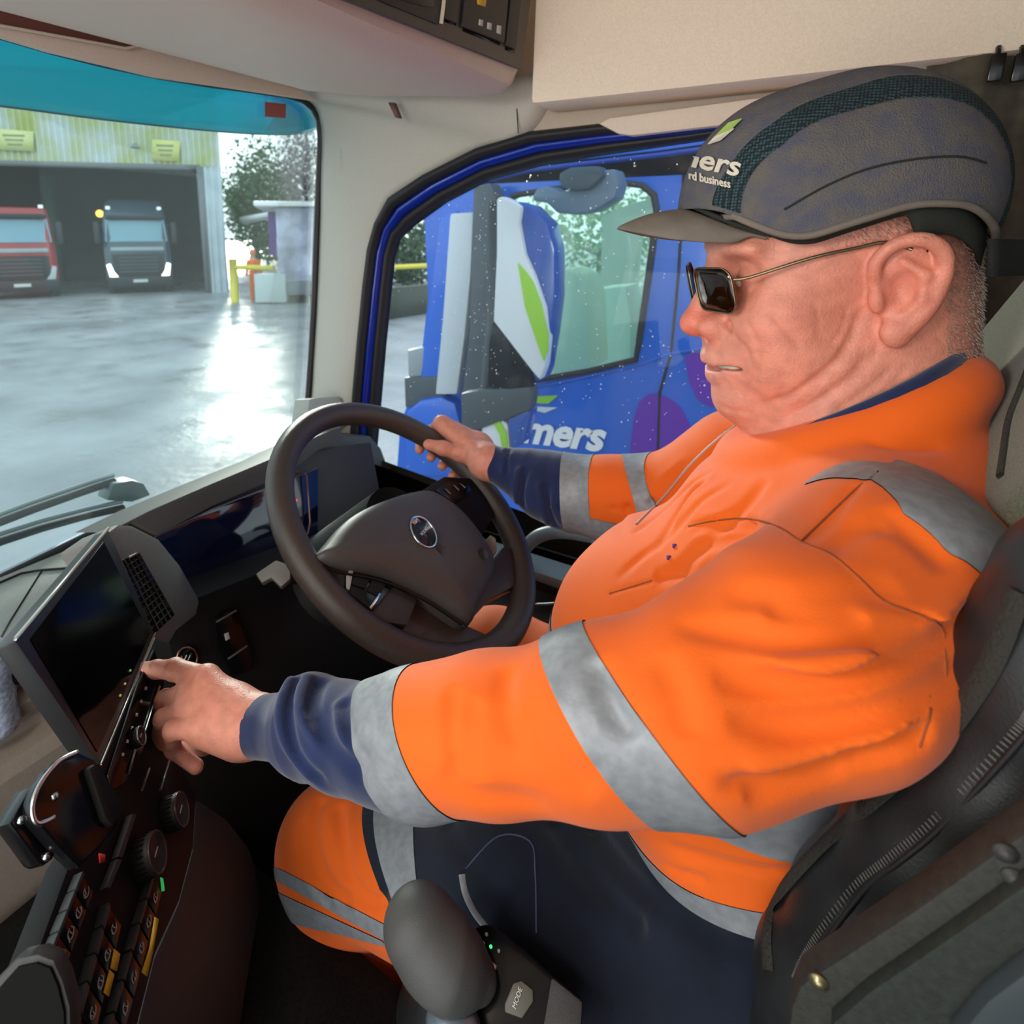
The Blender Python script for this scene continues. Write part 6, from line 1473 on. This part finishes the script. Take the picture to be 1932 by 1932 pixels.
yslab('blue_shell', [(962, 378), (1000, 388), (1032, 420), (1046, 470), (1046, 560), (1036, 640), (1026, 700), (1016, 722), (1004, 712), (980, 560), (960, 430)], MY, .10, mat('mirror blue', (.02, .08, .38), .3, coat=.4), mir, .02)
yslab('white_shell', [(936, 374), (946, 370), (968, 380), (983, 390), (979, 420), (990, 480), (1008, 520), (1028, 580), (1033, 640), (1028, 690), (1018, 718), (1004, 702), (930, 606), (936, 480)], MY-.02, .05, wht, mir, .012)
yslab('lime_leaf', [(976, 495), (990, 510), (1006, 532), (1022, 575), (1034, 630), (1034, 660), (1026, 682), (1012, 645), (990, 580)], MY-.024, .006, grn, mir, .002)
yslab('mirror_glass', [(930, 608), (985, 672), (1002, 706), (1006, 730), (960, 735), (920, 730), (922, 650)], MY-.01, .03, gloss, mir, .006)
yslab('lower_arm', [(868, 742), (905, 735), (1000, 728), (1004, 745), (1000, 775), (960, 790), (900, 812), (870, 812)], MY-.01, .06, gry, mir, .012)
yslab('lower_shell', [(908, 795), (940, 786), (958, 800), (962, 850), (955, 880), (905, 860)], MY, .05, wht, mir, .012); yslab('lime_leaf', [(926, 792), (940, 790), (955, 815), (958, 848), (948, 852), (942, 820)], MY-.004, .006, grn, mir, .002)
yslab('blue_shell', [(958, 792), (996, 772), (1002, 775), (996, 800), (988, 835), (966, 850)], MY, .06, mat('mirror blue', (.02, .08, .38), .3, coat=.4), mir, .012)
g = G(); g.tube([P(935, 380, Y=MY+.03), P(930, 600, Y=MY+.03), P(915, 760, Y=MY+.03), P(900, 850, Y=MY+.05)], .022, 8); g.mk('mirror_arm', gry, mir)
k2 = thing('kerb_mirror', P(1080, 400, Y=1.95), 'grey blue kerb mirror pod above the blue truck window', 'mirror')
bm_ = mat('grey blue pod', (.13, .20, .27), .35)
yslab('housing', [(1004, 368), (1012, 356), (1030, 350), (1060, 362), (1100, 352), (1130, 322), (1160, 318), (1168, 345), (1160, 375), (1120, 398), (1085, 405), (1050, 402), (1030, 382), (1006, 380)], 1.95, .10, bm_, k2, .02)
yslab('bracket', [(1052, 326), (1075, 315), (1130, 312), (1140, 330), (1110, 358), (1070, 360), (1054, 345)], 1.92, .08, mat('dark pod', (.05, .08, .10), .4), k2, .015)
# wipers outside the windscreen
for nm, lb_, pts, caps in (('wiper', 'upper black wiper blade resting below the windscreen', [(-80, 1015), (0, 985), (60, 962), (150, 930), (216, 908)], 1), ('wiper', 'lower black wiper arm lying along the windscreen base', [(-80, 1055), (0, 1022), (80, 996), (160, 974), (232, 958)], 0)):
    y_ = [PP(u, v, np.array([-1.14, 0, -.5]), (1, 0, 0)) for u, v in pts]; t = thing('wiper', y_[-1], lb_, 'wiper')
    g = G(); g.tube(y_, .010, 8, flat=.7); g.mk('wiper_arm', rubber, t)
    g = G(); g.tube([p+np.array([.0, 0, .014]) for p in y_], .0045, 6); g.mk('metal_edge', mat('grey metal edge', (.32, .36, .38), .35, metal=.4), t)
    if caps: V_, F_ = slab([PP(u, v, np.array([-1.12, 0, -.5]), (1, 0, 0)) for u, v in ((202, 945), (214, 912), (250, 906), (272, 912), (286, 935), (250, 948))], (1, 0, 0), .04); mk('pivot_cover', V_, F_, mat('grey cap', (.10, .14, .15), .4), t, bevel=.006)
# raindrops on the side window
rnd = np.random.default_rng(9); g = G(); n = 0
for i in range(3000):
    u, v = rnd.uniform(715, 1345), rnd.uniform(280, 1000); dens = .18+.75*math.exp(-((u-900)/60)**2)*math.exp(-((v-560)/260)**2)+.25*math.exp(-((v-690)/30)**2)*(u > 1030)
    if rnd.random() > dens or v < np.interp(u, [715, 757, 845, 1035, 1345], [600, 455, 385, 312, 268]): continue
    if v > 1000 or n > 620: continue
    r = rnd.choice([.0006, .0009, .0012, .0016], p=[.4, .35, .18, .07]); c = P(u, v, Y=SY+.0495); g.ball(c, (r, r*.5, r*rnd.uniform(.9, 1.5)), 6); n += 1
o = g.mk('raindrops', mat('raindrop', (.80, .86, .88), .08, spec=.8), None); tagm(o, 'small raindrops scattered over the driver side window', 'raindrops', None, 'stuff')
# ---------------------------------------------------------------- shared groups of like things
for o in list(bpy.data.objects):
    if o.parent is None and 'category' in o:
        k = o.name.split('.')[0]
        gname = {'tree': 'trees beyond the yard', 'rotary_knob': 'rotary knobs on the control stack', 'wiper': 'windscreen wipers', 'column_stalk': 'stalks behind the steering wheel', 'sign': 'yellow signs on the workshop', 'parked_truck': 'trucks parked at the workshop'}.get(k)
        if gname: o['group'] = gname
